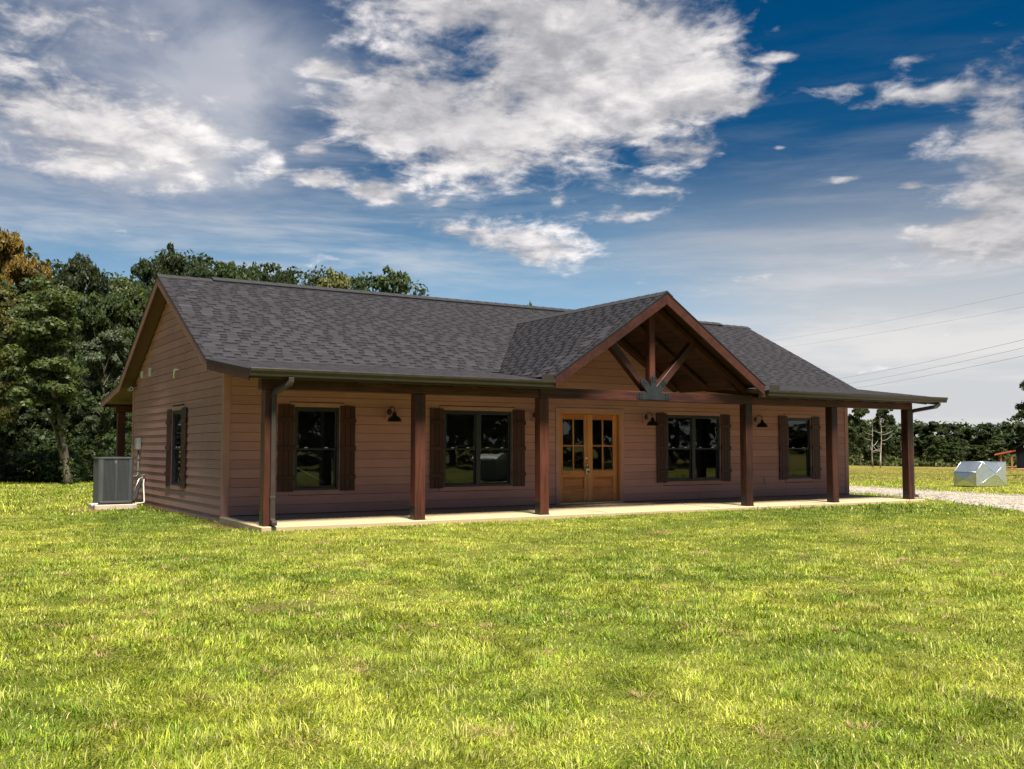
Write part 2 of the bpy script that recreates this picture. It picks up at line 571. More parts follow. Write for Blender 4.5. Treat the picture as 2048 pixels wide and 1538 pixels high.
L = {
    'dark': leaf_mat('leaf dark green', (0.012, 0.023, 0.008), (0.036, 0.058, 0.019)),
    'mid': leaf_mat('leaf mid green', (0.020, 0.036, 0.011), (0.062, 0.092, 0.027)),
    'pale': leaf_mat('leaf pale green', (0.036, 0.056, 0.017), (0.115, 0.142, 0.047)),
    'silver': leaf_mat('leaf silver green', (0.034, 0.054, 0.028), (0.120, 0.152, 0.088)),
    'olive': leaf_mat('leaf olive yellow', (0.056, 0.062, 0.016), (0.165, 0.160, 0.048)),
    'autumn': leaf_mat('leaf autumn orange', (0.085, 0.055, 0.011), (0.290, 0.165, 0.030)),
}
M['bark'] = wood('bark', (0.040, 0.032, 0.024), (0.150, 0.125, 0.095), (9, 9, 1.6), 0.9, knots=False, spec=0.1)
M['dead'] = wood('bleached bark', (0.22, 0.19, 0.16), (0.46, 0.42, 0.36), (9, 9, 1.6), 0.9, knots=False, spec=0.1)


# ------------------------------------------------------------------ terrain
_lat = np.random.default_rng(3).random((256, 256))


def vnoise(x, y, s=1.0, ox=0.0, oy=0.0):
    x = np.asarray(x, float) / s + ox + 400.0
    y = np.asarray(y, float) / s + oy + 400.0
    xi, yi = np.floor(x).astype(int), np.floor(y).astype(int)
    fx, fy = x - xi, y - yi
    fx, fy = fx * fx * (3 - 2 * fx), fy * fy * (3 - 2 * fy)
    g = lambda a, b: _lat[a % 256, b % 256]
    return (g(xi, yi) * (1 - fx) + g(xi + 1, yi) * fx) * (1 - fy) + (g(xi, yi + 1) * (1 - fx) + g(xi + 1, yi + 1) * fx) * fy


FX, FY = math.sin(HEAD), math.cos(HEAD)


def ground_z(x, y):
    x = np.asarray(x, float)
    y = np.asarray(y, float)
    fwd = (x - CAM.x) * FX + (y - CAM.y) * FY
    s = np.clip(fwd - 32.0, 0, 420.0)
    z = -0.10 - 0.0135 * s * (s / (s + 12.0))
    near = np.clip(1.0 - np.maximum(np.abs(x - 8.45) - 8.9, np.abs(y - 2.85) - 5.3) / 3.0, 0, 1)   # graded flat at the house
    bump = (vnoise(x, y, 5.0) - 0.5) * 0.09 + (vnoise(x, y, 1.6, 9, 4) - 0.5) * 0.045 + (vnoise(x, y, 0.7, 2, 7) - 0.5) * 0.02
    roll = (vnoise(x, y, 26.0, 5, 1) - 0.5) * 0.7 * np.clip((fwd - 40) / 40, 0, 1)
    return z + bump * (1 - 0.75 * near) + roll


def gz(x, y):
    return float(ground_z(x, y))


# gravel drive: centre line and half width
DRIVE = np.array([(13.5, -14.0), (17.9, -6.0), (19.9, -2.6), (20.6, 0.3), (21.5, 3.8), (22.2, 8.0), (21.5, 16.0)])
DRIVE_W = np.array([2.4, 2.3, 2.2, 1.75, 1.30, 1.15, 1.1])


def _spline(P, n):
    t = np.linspace(0, len(P) - 1, n)
    out = []
    for u in t:
        i = min(int(u), len(P) - 2)
        f = u - i
        p0, p1, p2, p3 = P[max(i - 1, 0)], P[i], P[i + 1], P[min(i + 2, len(P) - 1)]
        out.append(0.5 * ((2 * p1) + (-p0 + p2) * f + (2 * p0 - 5 * p1 + 4 * p2 - p3) * f * f + (-p0 + 3 * p1 - 3 * p2 + p3) * f ** 3))
    return np.array(out)


DRV = _spline(np.column_stack([DRIVE, DRIVE_W]), 90)


def in_drive(x, y, grow=0.0):
    """signed: >0 inside the gravel"""
    best = np.full(np.shape(x), -1e9)
    for cx, cy, w in DRV:
        best = np.maximum(best, w + grow - np.hypot(x - cx, y - cy))
    return best


def patch(x, y):
    """0 green .. 1 yellow turf, with house shade painted in as two greener bands"""
    t = 0.41 + 0.24 * (vnoise(x, y, 3.1, 1, 8) - 0.5) + 0.38 * (vnoise(x, y, 0.75, 4, 2) - 0.5) + 0.24 * (vnoise(x, y, 9.0, 7, 3) - 0.5) + 0.3 * (vnoise(x, y, 0.3, 14, 22) - 0.5)
    house_shade = np.exp(-(((x - 14.5) / 5.5) ** 2 + ((y + 4.2) / 1.7) ** 2))  # house shadow painted into the turf colour before the porch's right end
    house_shade = np.maximum(house_shade, 0.9 * np.exp(-(((x + 1.0) / 1.0) ** 2 + ((y - 2.0) / 4.0) ** 2)))  # house shadow painted into the turf colour along the left gable wall
    return np.clip(t - 0.45 * house_shade, 0, 1)


def bare(x, y):
    """worn places where soil shows"""
    b = np.clip((vnoise(x, y, 0.8, 31, 12) - 0.86) * 8.0, 0, 1) * np.clip((vnoise(x, y, 0.35, 3, 3) - 0.25) * 2.5, 0, 1)
    b = np.maximum(b, np.exp(-(((x + 0.15) / 0.30) ** 2 + ((y + 0.9) / 0.9) ** 2)))
    b = np.maximum(b, np.exp(-(((x + 1.55) / 0.40) ** 2 + ((y - 5.1) / 0.45) ** 2)))
    b = np.maximum(b, 0.7 * np.exp(-(((x - 11.8) / 1.5) ** 2 + ((y + 2.62) / 0.16) ** 2)))
    return b


def lawn_mat():
    m, k, out = mat_base('lawn')
    p = pos(k)
    at = k.n('ShaderNodeAttribute', dict(attribute_name='dry_shade'))
    ab = k.n('ShaderNodeAttribute', dict(attribute_name='bare'))
    n1 = k.noise(p, 3.0, 6.0, 0.65)
    n2 = k.noise(p, 26.0, 4.0, 0.7)
    n3 = k.noise(pos(k, (0.16, 0.16, 0.16)), 1.0, 5.0, 0.6, 0.5)
    f = k.math('ADD', at.outputs['Fac'], k.math('MULTIPLY', k.math('SUBTRACT', n1, 0.5), 0.7))
    f = k.math('ADD', f, k.math('MULTIPLY', k.math('SUBTRACT', n3, 0.5), 0.8))
    c = k.mix(k.remap(f, 0.15, 0.8), (0.090, 0.115, 0.016), (0.300, 0.270, 0.060))
    c = k.mix(k.remap(n2, 0.35, 0.7, 0.0, 0.55), c, (0.100, 0.110, 0.018))
    far = k.remap(k.vmath('LENGTH', k.vmath('SUBTRACT', p, tuple(CAM))), 34.0, 70.0, 0.0, 1.0, True)
    n4 = k.noise(pos(k, (0.10, 0.10, 0.10)), 1.0, 6.0, 0.65, 0.8)
    c = k.mix(k.math('MULTIPLY', k.remap(n4, 0.40, 0.62, 0.25, 0.9), far), c, (0.20, 0.135, 0.045))
    c = k.mix(k.math('MULTIPLY', ab.outputs['Fac'], 0.8), c, (0.22, 0.125, 0.065))
    principled(k, out, c, 0.9, 0.0, k.math('ADD', n2, n1), 0.9, 0.05, 0.1)
    return m


M['lawn'] = lawn_mat()


def build_ground():
    def axis(c, lo, hi, step, far):
        a = list(np.arange(lo, hi + 1e-6, step))
        s = step
        while a[-1] < far:
            s *= 1.16
            a.append(a[-1] + s)
        s = step
        while a[0] > -far:
            s *= 1.16
            a.insert(0, a[0] - s)
        return np.array(a)
    xs = axis(0, -20, 30, 0.3, 3500)
    ys = axis(0, -22, 24, 0.3, 3500)
    X, Y = np.meshgrid(xs, ys, indexing='ij')
    Z = ground_z(X, Y)
    # the drive is cut a little into the turf
    near = (X > 10) & (X < 26) & (Y > -17) & (Y < 19)
    Z = np.where(near & (in_drive(X, Y) > 0.15), Z - 0.035, Z)
    under = (X > 0.05) & (X < 16.85) & (Y > -2.3) & (Y < 8.05)
    Z = np.where(under, -0.3, Z)
    nx, ny = X.shape
    co = np.stack([X, Y, Z], -1).reshape(-1, 3)
    i = np.arange(nx * ny).reshape(nx, ny)
    q = np.stack([i[:-1, :-1], i[1:, :-1], i[1:, 1:], i[:-1, 1:]], -1).reshape(-1, 4)
    me = bpy.data.meshes.new('lawn')
    me.vertices.add(len(co)); me.vertices.foreach_set('co', co.ravel())
    me.loops.add(q.size); me.loops.foreach_set('vertex_index', q.ravel())
    me.polygons.add(len(q)); me.polygons.foreach_set('loop_start', np.arange(0, q.size, 4)); me.polygons.foreach_set('loop_total', np.full(len(q), 4))
    me.update(calc_edges=True)
    me.polygons.foreach_set('use_smooth', np.ones(len(q), bool))
    fx, fy = X.ravel(), Y.ravel()
    a = me.attributes.new('dry_shade', 'FLOAT', 'POINT'); a.data.foreach_set('value', patch(fx, fy).astype('f4'))
    a = me.attributes.new('bare', 'FLOAT', 'POINT'); a.data.foreach_set('value', bare(fx, fy).astype('f4'))
    me.materials.append(M['lawn'])
    tag(link(bpy.data.objects.new('lawn', me)), 'mown yellow green lawn and field spreading around the brown house', 'lawn', kind='structure')


build_ground()


def raw_mesh(name, co, faces_flat, totals, mat, attrs=None):
    me = bpy.data.meshes.new(name)
    me.vertices.add(len(co)); me.vertices.foreach_set('co', np.asarray(co, 'f4').ravel())
    me.loops.add(len(faces_flat)); me.loops.foreach_set('vertex_index', np.asarray(faces_flat, 'i4'))
    totals = np.asarray(totals, 'i4')
    starts = np.concatenate([[0], np.cumsum(totals)[:-1]]).astype('i4')
    me.polygons.add(len(totals)); me.polygons.foreach_set('loop_start', starts); me.polygons.foreach_set('loop_total', totals)
    me.update(calc_edges=True)
    for an, (typ, arr) in (attrs or {}).items():
        a = me.attributes.new(an, typ, 'POINT')
        a.data.foreach_set('color' if typ == 'FLOAT_COLOR' else 'value', np.asarray(arr, 'f4').ravel())
    me.materials.append(mat)
    return me


def build_drive():
    m, k, out = mat_base('gravel')
    p = pos(k)
    v = k.n('ShaderNodeTexVoronoi', Vector=p, Scale=22.0)
    n = k.noise(p, 2.0, 4.0)
    c = k.mix(v.outputs['Color'], (0.20, 0.18, 0.15), (0.43, 0.39, 0.34))
    c = k.mix(k.remap(n, 0.4, 0.7, 0.0, 0.5), c, (0.40, 0.34, 0.26))
    principled(k, out, c, 0.9, 0.0, v.outputs['Distance'], 0.8, 0.03, 0.2)
    co, fc = [], []
    K = 11
    for i, (cx, cy, w) in enumerate(DRV):
        a, b = DRV[max(i - 1, 0)], DRV[min(i + 1, len(DRV) - 1)]
        d = np.array([b[0] - a[0], b[1] - a[1]]); d /= np.linalg.norm(d)
        s = np.array([d[1], -d[0]])
        for j in range(K):
            t = -1 + 2 * j / (K - 1)
            jit = (random.random() - 0.5) * 0.22 if j in (0, K - 1) else 0
            x, y = cx + s[0] * (w * t + jit), cy + s[1] * (w * t + jit)
            e = abs(t)
            z = gz(x, y) + 0.004 + 0.02 * (1 - e ** 4) + (random.random() - 0.5) * 0.012 - (0.03 if e > 0.99 else 0)
            co.append((x, y, z))
    for i in range(len(DRV) - 1):
        for j in range(K - 1):
            fc.append((i * K + j, (i + 1) * K + j, (i + 1) * K + j + 1, i * K + j + 1))
    me = bpy.data.meshes.new('gravel_drive')
    me.from_pydata(co, [], fc)
    me.polygons.foreach_set('use_smooth', [True] * len(fc))
    me.materials.append(m)
    tag(link(bpy.data.objects.new('gravel_drive', me)), 'pale gravel drive curving past the right end of the house', 'drive', kind='structure')
    # loose stones
    r = np.random.default_rng(5)
    n = 9000
    idx = r.integers(10, 75, n)
    w = DRV[idx, 2]
    x = DRV[idx, 0] + r.normal(0, 0.55, n) * w
    y = DRV[idx, 1] + r.normal(0, 0.25, n) + r.uniform(-.3, .3, n)
    ok = in_drive(x, y, 0.12) > 0
    x, y = x[ok], y[ok]
    n = len(x)
    z = ground_z(x, y) + 0.022
    sz = r.uniform(0.010, 0.032, n)
    octa = np.array([(1, 0, 0), (0, 1, 0), (-1, 0, 0), (0, -1, 0), (0, 0, .7), (0, 0, -.5)])
    jit = r.uniform(0.6, 1.3, (n, 6, 1))
    ang = r.uniform(0, 6.28, n)
    cs, sn = np.cos(ang)[:, None], np.sin(ang)[:, None]
    o = octa[None] * jit
    ox = o[..., 0] * cs - o[..., 1] * sn
    oy = o[..., 0] * sn + o[..., 1] * cs
    co = np.stack([x[:, None] + ox * sz[:, None], y[:, None] + oy * sz[:, None], z[:, None] + o[..., 2] * sz[:, None]], -1).reshape(-1, 3)
    f = np.array([(0, 1, 4), (1, 2, 4), (2, 3, 4), (3, 0, 4), (1, 0, 5), (2, 1, 5), (3, 2, 5), (0, 3, 5)])
    fl = (f[None] + (np.arange(n) * 6)[:, None, None]).reshape(-1)
    me = raw_mesh('gravel', co, fl, np.full(n * 8, 3), m)
    tag(link(bpy.data.objects.new('gravel', me)), 'loose pale gravel stones strewn over the drive', 'gravel', kind='stuff')


build_drive()

# ------------------------------------------------------------------ the house
W, D = 16.9, 8.1
RY, RZ, RS = 4.05, 4.985, 0.52            # ridge line and main pitch
XL, XR = -0.35, 17.25                     # rake overhangs
EY, EZ = -2.62, 2.50                      # porch eave
BY = -0.07
BZ = RZ - RS * (RY - BY)                  # break between main pitch and porch pitch
PS = (BZ - EZ) / (BY - EY)
GX, GZ, GS, GY = 8.2, 4.42, 0.655, -2.70  # entry gable ridge x, height, pitch, front
GH = 2.74                                 # half width of the entry gable roof
PYF = -2.30                               # front face of the posts

house = tag(empty('house'), 'single storey brown lap sided house with grey shingle roof and timber porch', 'house')


def zmain(y):
    return RZ - RS * abs(y - RY)


def zporch(y):
    return BZ - PS * (BY - y)


def zcross(x):
    return GZ - GS * abs(x - GX)


# --- concrete porch slab (setting)
def slab():
    mb = MB()
    mb.hexa([(-0.06, -2.42, -0.28), (16.86, -2.42, -0.28), (16.86, 0.02, -0.28), (-0.06, 0.02, -0.28),
             (-0.06, -2.42, -0.030), (16.86, -2.42, -0.040), (16.86, 0.02, -0.004), (-0.06, 0.02, -0.004)])
    o = mb.build('porch_slab', M['concrete'], None, 0.012)
    tag(o, 'cream concrete slab under the front porch', 'slab', kind='structure')
    # saw-cut control joints: thin darker strips across the slab
    for x in (3.0, 6.9, 9.9, 13.2):
        j = MB().box(x, x + 0.008, -2.40, -0.03, -0.2, 0.0)
        # joint is a dark filler strip, its top following the slab's fall
        j.v = [(p[0], p[1], (-0.2 if i < 4 else -0.0025 - 0.011 * (-p[1]) + 0.001)) for i, p in enumerate(j.v)]
        j.build('control_joint', M['joint'], o)
    MB().box(0.05, 16.85, 8.1, 10.45, -0.28, -0.03).build('porch_slab', M['concrete'], None, 0.012)


M['joint'] = plain('joint dark tan', (0.20, 0.155, 0.10), 0.9)
slab()
tag(bpy.data.objects['porch_slab.001'], 'concrete slab under the rear porch behind the house', 'slab', kind='structure')

# --- wall core with openings
WINS = [(1.31, 2.21, 0.44, 2.02, 1), (4.50, 6.15, 0.44, 2.02, 2), (10.49, 12.21, 0.445, 2.03, 2), (14.58, 15.46, 0.445, 2.03, 1)]
DOOR = (7.40, 9.10, 0.03, 2.03)
GWIN = (3.02, 3.90, 0.445, 2.04)


def cells(u0, u1, z0, z1, holes):
    us = sorted({u0, u1, *[h[0] for h in holes], *[h[1] for h in holes]})
    zs = sorted({z0, z1, *[h[2] for h in holes], *[h[3] for h in holes]})
    for i in range(len(us) - 1):
        for j in range(len(zs) - 1):
            um, zm = (us[i] + us[i + 1]) / 2, (zs[j] + zs[j + 1]) / 2
            if not any(h[0] < um < h[1] and h[2] < zm < h[3] for h in holes):
                yield us[i], us[i + 1], zs[j], zs[j + 1]


mb = MB()
for a, b, c, d in cells(0.0, W, -0.2, 2.80, [w[:4] for w in WINS] + [(DOOR[0], DOOR[1], 0.0, DOOR[3])]):
    mb.box(a, b, 0.01, 0.14, c, d)
wall_front = mb.build('wall', M['lap_shade'], house)
mb = MB()
for a, b, c, d in cells(0.14, D, -0.2, 2.70, [GWIN]):
    mb.box(0.01, 0.14, a, b, c, d)
mb.prism([(0.0, 2.70), (D, 2.70), (D, 2.72), (RY, 4.86), (0.0, 2.72)], 'x', 0.01, 0.12)
wall_gable = mb.build('wall', M['lap_shade'], house)
mb = MB()
mb.box(W - 0.14, W, 0.14, D, -0.2, 2.70)
mb.prism([(0.0, 2.70), (D, 2.70), (D, 2.72), (RY, 4.86), (0.0, 2.72)], 'x', W - 0.12, W)
mb.build('wall', M['siding'], house)
box('wall', M['siding'], house, 0.14, W - 0.14, D - 0.14, D, -0.2, 2.75, 0)
box('floor', M['interior'], house, 0.15, W - 0.15, 0.15, D - 0.15, -0.15, 0.0, 0)
box('ceiling', M['interior'], house, 0.15, W - 0.15, 0.15, D - 0.15, 2.62, 2.68, 0)
box('partition', M['interior'], house, 0.15, W - 0.15, 4.4, 4.5, 0.0, 2.62, 0)
box('partition', M['interior'], house, 3.2, 3.3, 0.15, 4.4, 0.0, 2.62, 0)
box('partition', M['interior'], house, 13.0, 13.1, 0.15, 4.4, 0.0, 2.62, 0)

# --- lap siding, board by board
EXPO = 0.1695


def intervals(u0, u1, z0, z1, holes):
    segs = [(u0, u1)]
    for h in holes:
        if h[2] < z1 - 0.02 and h[3] > z0 + 0.02:
            nxt = []
            for a, b in segs:
                if h[1] <= a or h[0] >= b:
                    nxt.append((a, b)); continue
                if h[0] > a: nxt.append((a, h[0]))
                if h[1] < b: nxt.append((h[1], b))
            segs = nxt
    return segs


def joints(a, b, rr):
    """butt joints of 3.66 m boards"""
    if b - a < 3.7:
        return [(a, b)]
    cut = a + rr.uniform(1.0, 3.4)
    out, s = [], a
    while cut < b - 0.5:
        out.append((s, cut - 0.002)); s = cut + 0.002
        cut += 3.66
    out.append((s, b))
    return out


rr = random.Random(11)
fholes = [(w[0] - 0.10, w[1] + 0.10, w[2] - 0.095, w[3] + 0.10) for w in WINS] + [(DOOR[0] - 0.105, DOOR[1] + 0.105, -0.1, DOOR[3] + 0.11)]
ncourse = 16
for c in range(ncourse):
    z0 = 0.010 + c * EXPO
    # where a course meets trim it is notched: split a course at trim edges inside it
    cuts = sorted({z0, z0 + EXPO - 0.007, *[z for h in fholes for z in (h[2], h[3]) if z0 + 0.015 < z < z0 + EXPO - 0.015]})
    for a, b in zip(cuts[:-1], cuts[1:]):
        for u0, u1 in intervals(0.09, W - 0.09, a, b, fholes):
            if u1 - u0 < 0.02:
                continue
            t0, t1 = (a - z0) / EXPO, (b - z0) / EXPO
            for s0, s1 in joints(u0, u1, rr):
                y0, y1 = -0.026 + 0.017 * t0, -0.026 + 0.017 * t1
                MB().hexa([(s0, y0, a), (s1, y0, a), (s1, 0.004, a), (s0, 0.004, a),
                           (s0, y1, b), (s1, y1, b), (s1, 0.004, b), (s0, 0.004, b)]).build('siding_plank', M['siding'], wall_front)
# entry gable wall boards above
for c in range(ncourse, 27):
    z0 = 0.010 + c * EXPO
    z1 = z0 + EXPO - 0.007
    h0, h1 = (GZ - 0.12 - z0) / GS, (GZ - 0.12 - z1) / GS
    if h1 < 0.03:
        h1 = 0.02
    if h0 < 0.1:
        break
    h0, h1 = min(h0, 2.78), min(h1, 2.78)
    MB().hexa([(GX - h0, -0.026, z0), (GX + h0, -0.026, z0), (GX + h0, 0.004, z0), (GX - h0, 0.004, z0),
               (GX - h1, -0.009, z1), (GX + h1, -0.009, z1), (GX + h1, 0.004, z1), (GX - h1, 0.004, z1)]).build('siding_plank', M['siding'], wall_front)
mb = MB().prism([(GX - 2.6, 2.72), (GX + 2.6, 2.72), (GX, GZ - 0.13)], 'y', 0.008, 0.10)
mb.build('gable_wall', M['lap_shade'], house)

gh = [(GWIN[0] - 0.09, GWIN[1] + 0.09, GWIN[2] - 0.10, GWIN[3] + 0.12)]
for c in range(-1, 28):
    z0 = 0.010 + c * EXPO
    z1 = z0 + EXPO - 0.007
    hw0, hw1 = min((RZ - 0.13 - z0) / RS, 99), min((RZ - 0.13 - z1) / RS, 99)
    if hw0 < 0.08:
        break
    hw1 = max(hw1, 0.02)
    lo0, hi0 = max(0.09, RY - hw0), min(D - 0.09, RY + hw0)
    lo1, hi1 = max(0.09, RY - hw1), min(D - 0.09, RY + hw1)
    cuts = sorted({z0, z1, *[z for h in gh for z in (h[2], h[3]) if z0 + 0.015 < z < z0 + EXPO - 0.015]})
    for a, b in zip(cuts[:-1], cuts[1:]):
        t0, t1 = (a - z0) / (z1 - z0), (b - z0) / (z1 - z0)
        x0, x1 = -0.026 + 0.017 * t0, -0.026 + 0.017 * t1
        segs = intervals(lo0, hi0, a, b, gh)
        for k_, (u0, u1) in enumerate(segs):
            js = joints(u0, u1, rr)
            for q, (s0, s1) in enumerate(js):
                e0, e1 = (lo1 if s0 == lo0 else s0), (hi1 if s1 == hi0 else s1)
                MB().hexa([(x0, s0, a), (x0, s1, a), (0.004, s1, a), (0.004, s0, a),
                           (x1, e0, b), (x1, e1, b), (0.004, e1, b), (0.004, e0, b)]).build('siding_plank', M['siding'], wall_gable)

# corner boards
for (a, b, c, d, t) in ((-0.034, 0.092, -0.034, 0.006, 2.72), (-0.0345, -0.0, 0.006, 0.092, 2.70), (W - 0.092, W + 0.034, -0.034, 0.006, 2.72),
                        (-0.0345, 0.0, D - 0.092, D + 0.034, 2.70), (W, W + 0.034, 0.006, 0.1, 2.70)):
    box('corner_board', M['trim'], house, a, b, c, d, -0.06, t, 0.003)


# --- windows, shutters
def wbox(mb, fr, u0, u1, w0, w1, z0, z1):
    """box on a wall: u along it, w outwards"""
    if fr == 'front':
        return mb.box(u0, u1, -w1, -w0, z0, z1)
    return mb.box(-w1, -w0, u0, u1, z0, z1)


def pane(fr, u0, u1, w, z0, z1, par):
    mb = MB()
    P = (lambda u, z: (u, -w, z)) if fr == 'front' else (lambda u, z: (-w, u, z))
    t = 0.006
    Q = (lambda u, z: (u, -w + t, z)) if fr == 'front' else (lambda u, z: (-w + t, u, z))
    q = [P(u0, z0), P(u1, z0), P(u1, z1), P(u0, z1)]
    mb.poly(q if fr == 'front' else q[::-1])
    o = mb.build('pane', M['glass'], par, orient=False)
    return o


def window(fr, u0, u1, z0, z1, units):
    # outer frame is the window itself
    mb = MB()
    f = 0.045
    for a, b, c, d in ((u0, u1, z1 - f, z1), (u0, u1, z0, z0 + f), (u0, u0 + f, z0 + f, z1 - f), (u1 - f, u1, z0 + f, z1 - f)):
        wbox(mb, fr, a, b, -0.09, 0.030, c, d)
    if units == 2:
        m_ = (u0 + u1) / 2
        wbox(mb, fr, m_ - 0.05, m_ + 0.05, -0.09, 0.026, z0 + f, z1 - f)
    win = mb.build('window', M['frame'], house, 0.004)
    spans = [(u0 + f, u1 - f)] if units == 1 else [(u0 + f, (u0 + u1) / 2 - 0.05), ((u0 + u1) / 2 + 0.05, u1 - f)]
    zm = (z0 + z1) / 2 - 0.01
    for a, b in spans:
        for which, (c, d, wo) in enumerate(((zm - 0.02, z1 - f, 0.004), (z0 + f, zm + 0.02, -0.024))):
            s = 0.034
            mb = MB()
            for p, q, r_, t_ in ((a, b, d - s, d), (a, b, c, c + s), (a, a + s, c + s, d - s), (b - s, b, c + s, d - s)):
                wbox(mb, fr, p + 0.001, q - 0.001, wo - 0.026, wo, r_, t_)
            mb.build('sash', M['frame'], win, 0.003)
            pane(fr, a + s - 0.003, b - s + 0.003, wo - 0.013, c + s - 0.003, d - s + 0.003, win)
        for t in (0.25, 0.75):
            um = a + (b - a) * t
            wbox(MB(), fr, um - 0.035, um + 0.035, -0.022, -0.004, zm + 0.0205, zm + 0.036).build('sash_lock', M['white'], win, 0.003)
    # head and sill trim boards
    for nm, (c, d) in (('head_trim', (z1 + 0.002, z1 + 0.085)), ('sill_trim', (z0 - 0.088, z0 - 0.002))):
        wbox(MB(), fr, u0 - 0.095, u1 + 0.095, -0.004, 0.034, c, d).build(nm, M['trim'], win, 0.003)
    for c, d in ((u0 - 0.095, u0 - 0.001), (u1 + 0.001, u1 + 0.095)):
        wbox(MB(), fr, c, d, -0.004, 0.033, z0 - 0.001, z1 + 0.001).build('side_trim', M['trim'], win, 0.003)
    return win


def shutter(fr, u0, u1, z0, z1):
    sh = wbox(MB(), fr, u0 + 0.012, u1 - 0.012, 0.028, 0.036, z0 + 0.01, z1 - 0.01).build('shutter', M['shutter'], house)
    n = 3
    wd = (u1 - u0) / n
    for i in range(n):
        wbox(MB(), fr, u0 + i * wd + 0.003, u0 + (i + 1) * wd - 0.003, 0.0362, 0.056, z0 + random.uniform(-.004, .004), z1 + random.uniform(-.004, .004)).build('board', M['shutter'], sh, 0.003)
    for t in (0.16, 0.50, 0.83):
        zc = z0 + (z1 - z0) * t
        wbox(MB(), fr, u0 - 0.008, u1 + 0.008, 0.0562, 0.080, zc - 0.042, zc + 0.042).build('batten', M['shutter'], sh, 0.004)
    return sh


for (a, b, c, d, n) in WINS:
    window('front', a, b, c, d, n)
    shutter('front', a - 0.325, a - 0.012, c - 0.02, d + 0.035)
    shutter('front', b + 0.012, b + 0.325, c - 0.02, d + 0.035)
window('gable', *GWIN, 1)
shutter('gable', GWIN[0] - 0.40, GWIN[0] - 0.012, GWIN[2] - 0.02, GWIN[3] + 0.035)
shutter('gable', GWIN[1] + 0.012, GWIN[1] + 0.40, GWIN[2] - 0.02, GWIN[3] + 0.035)


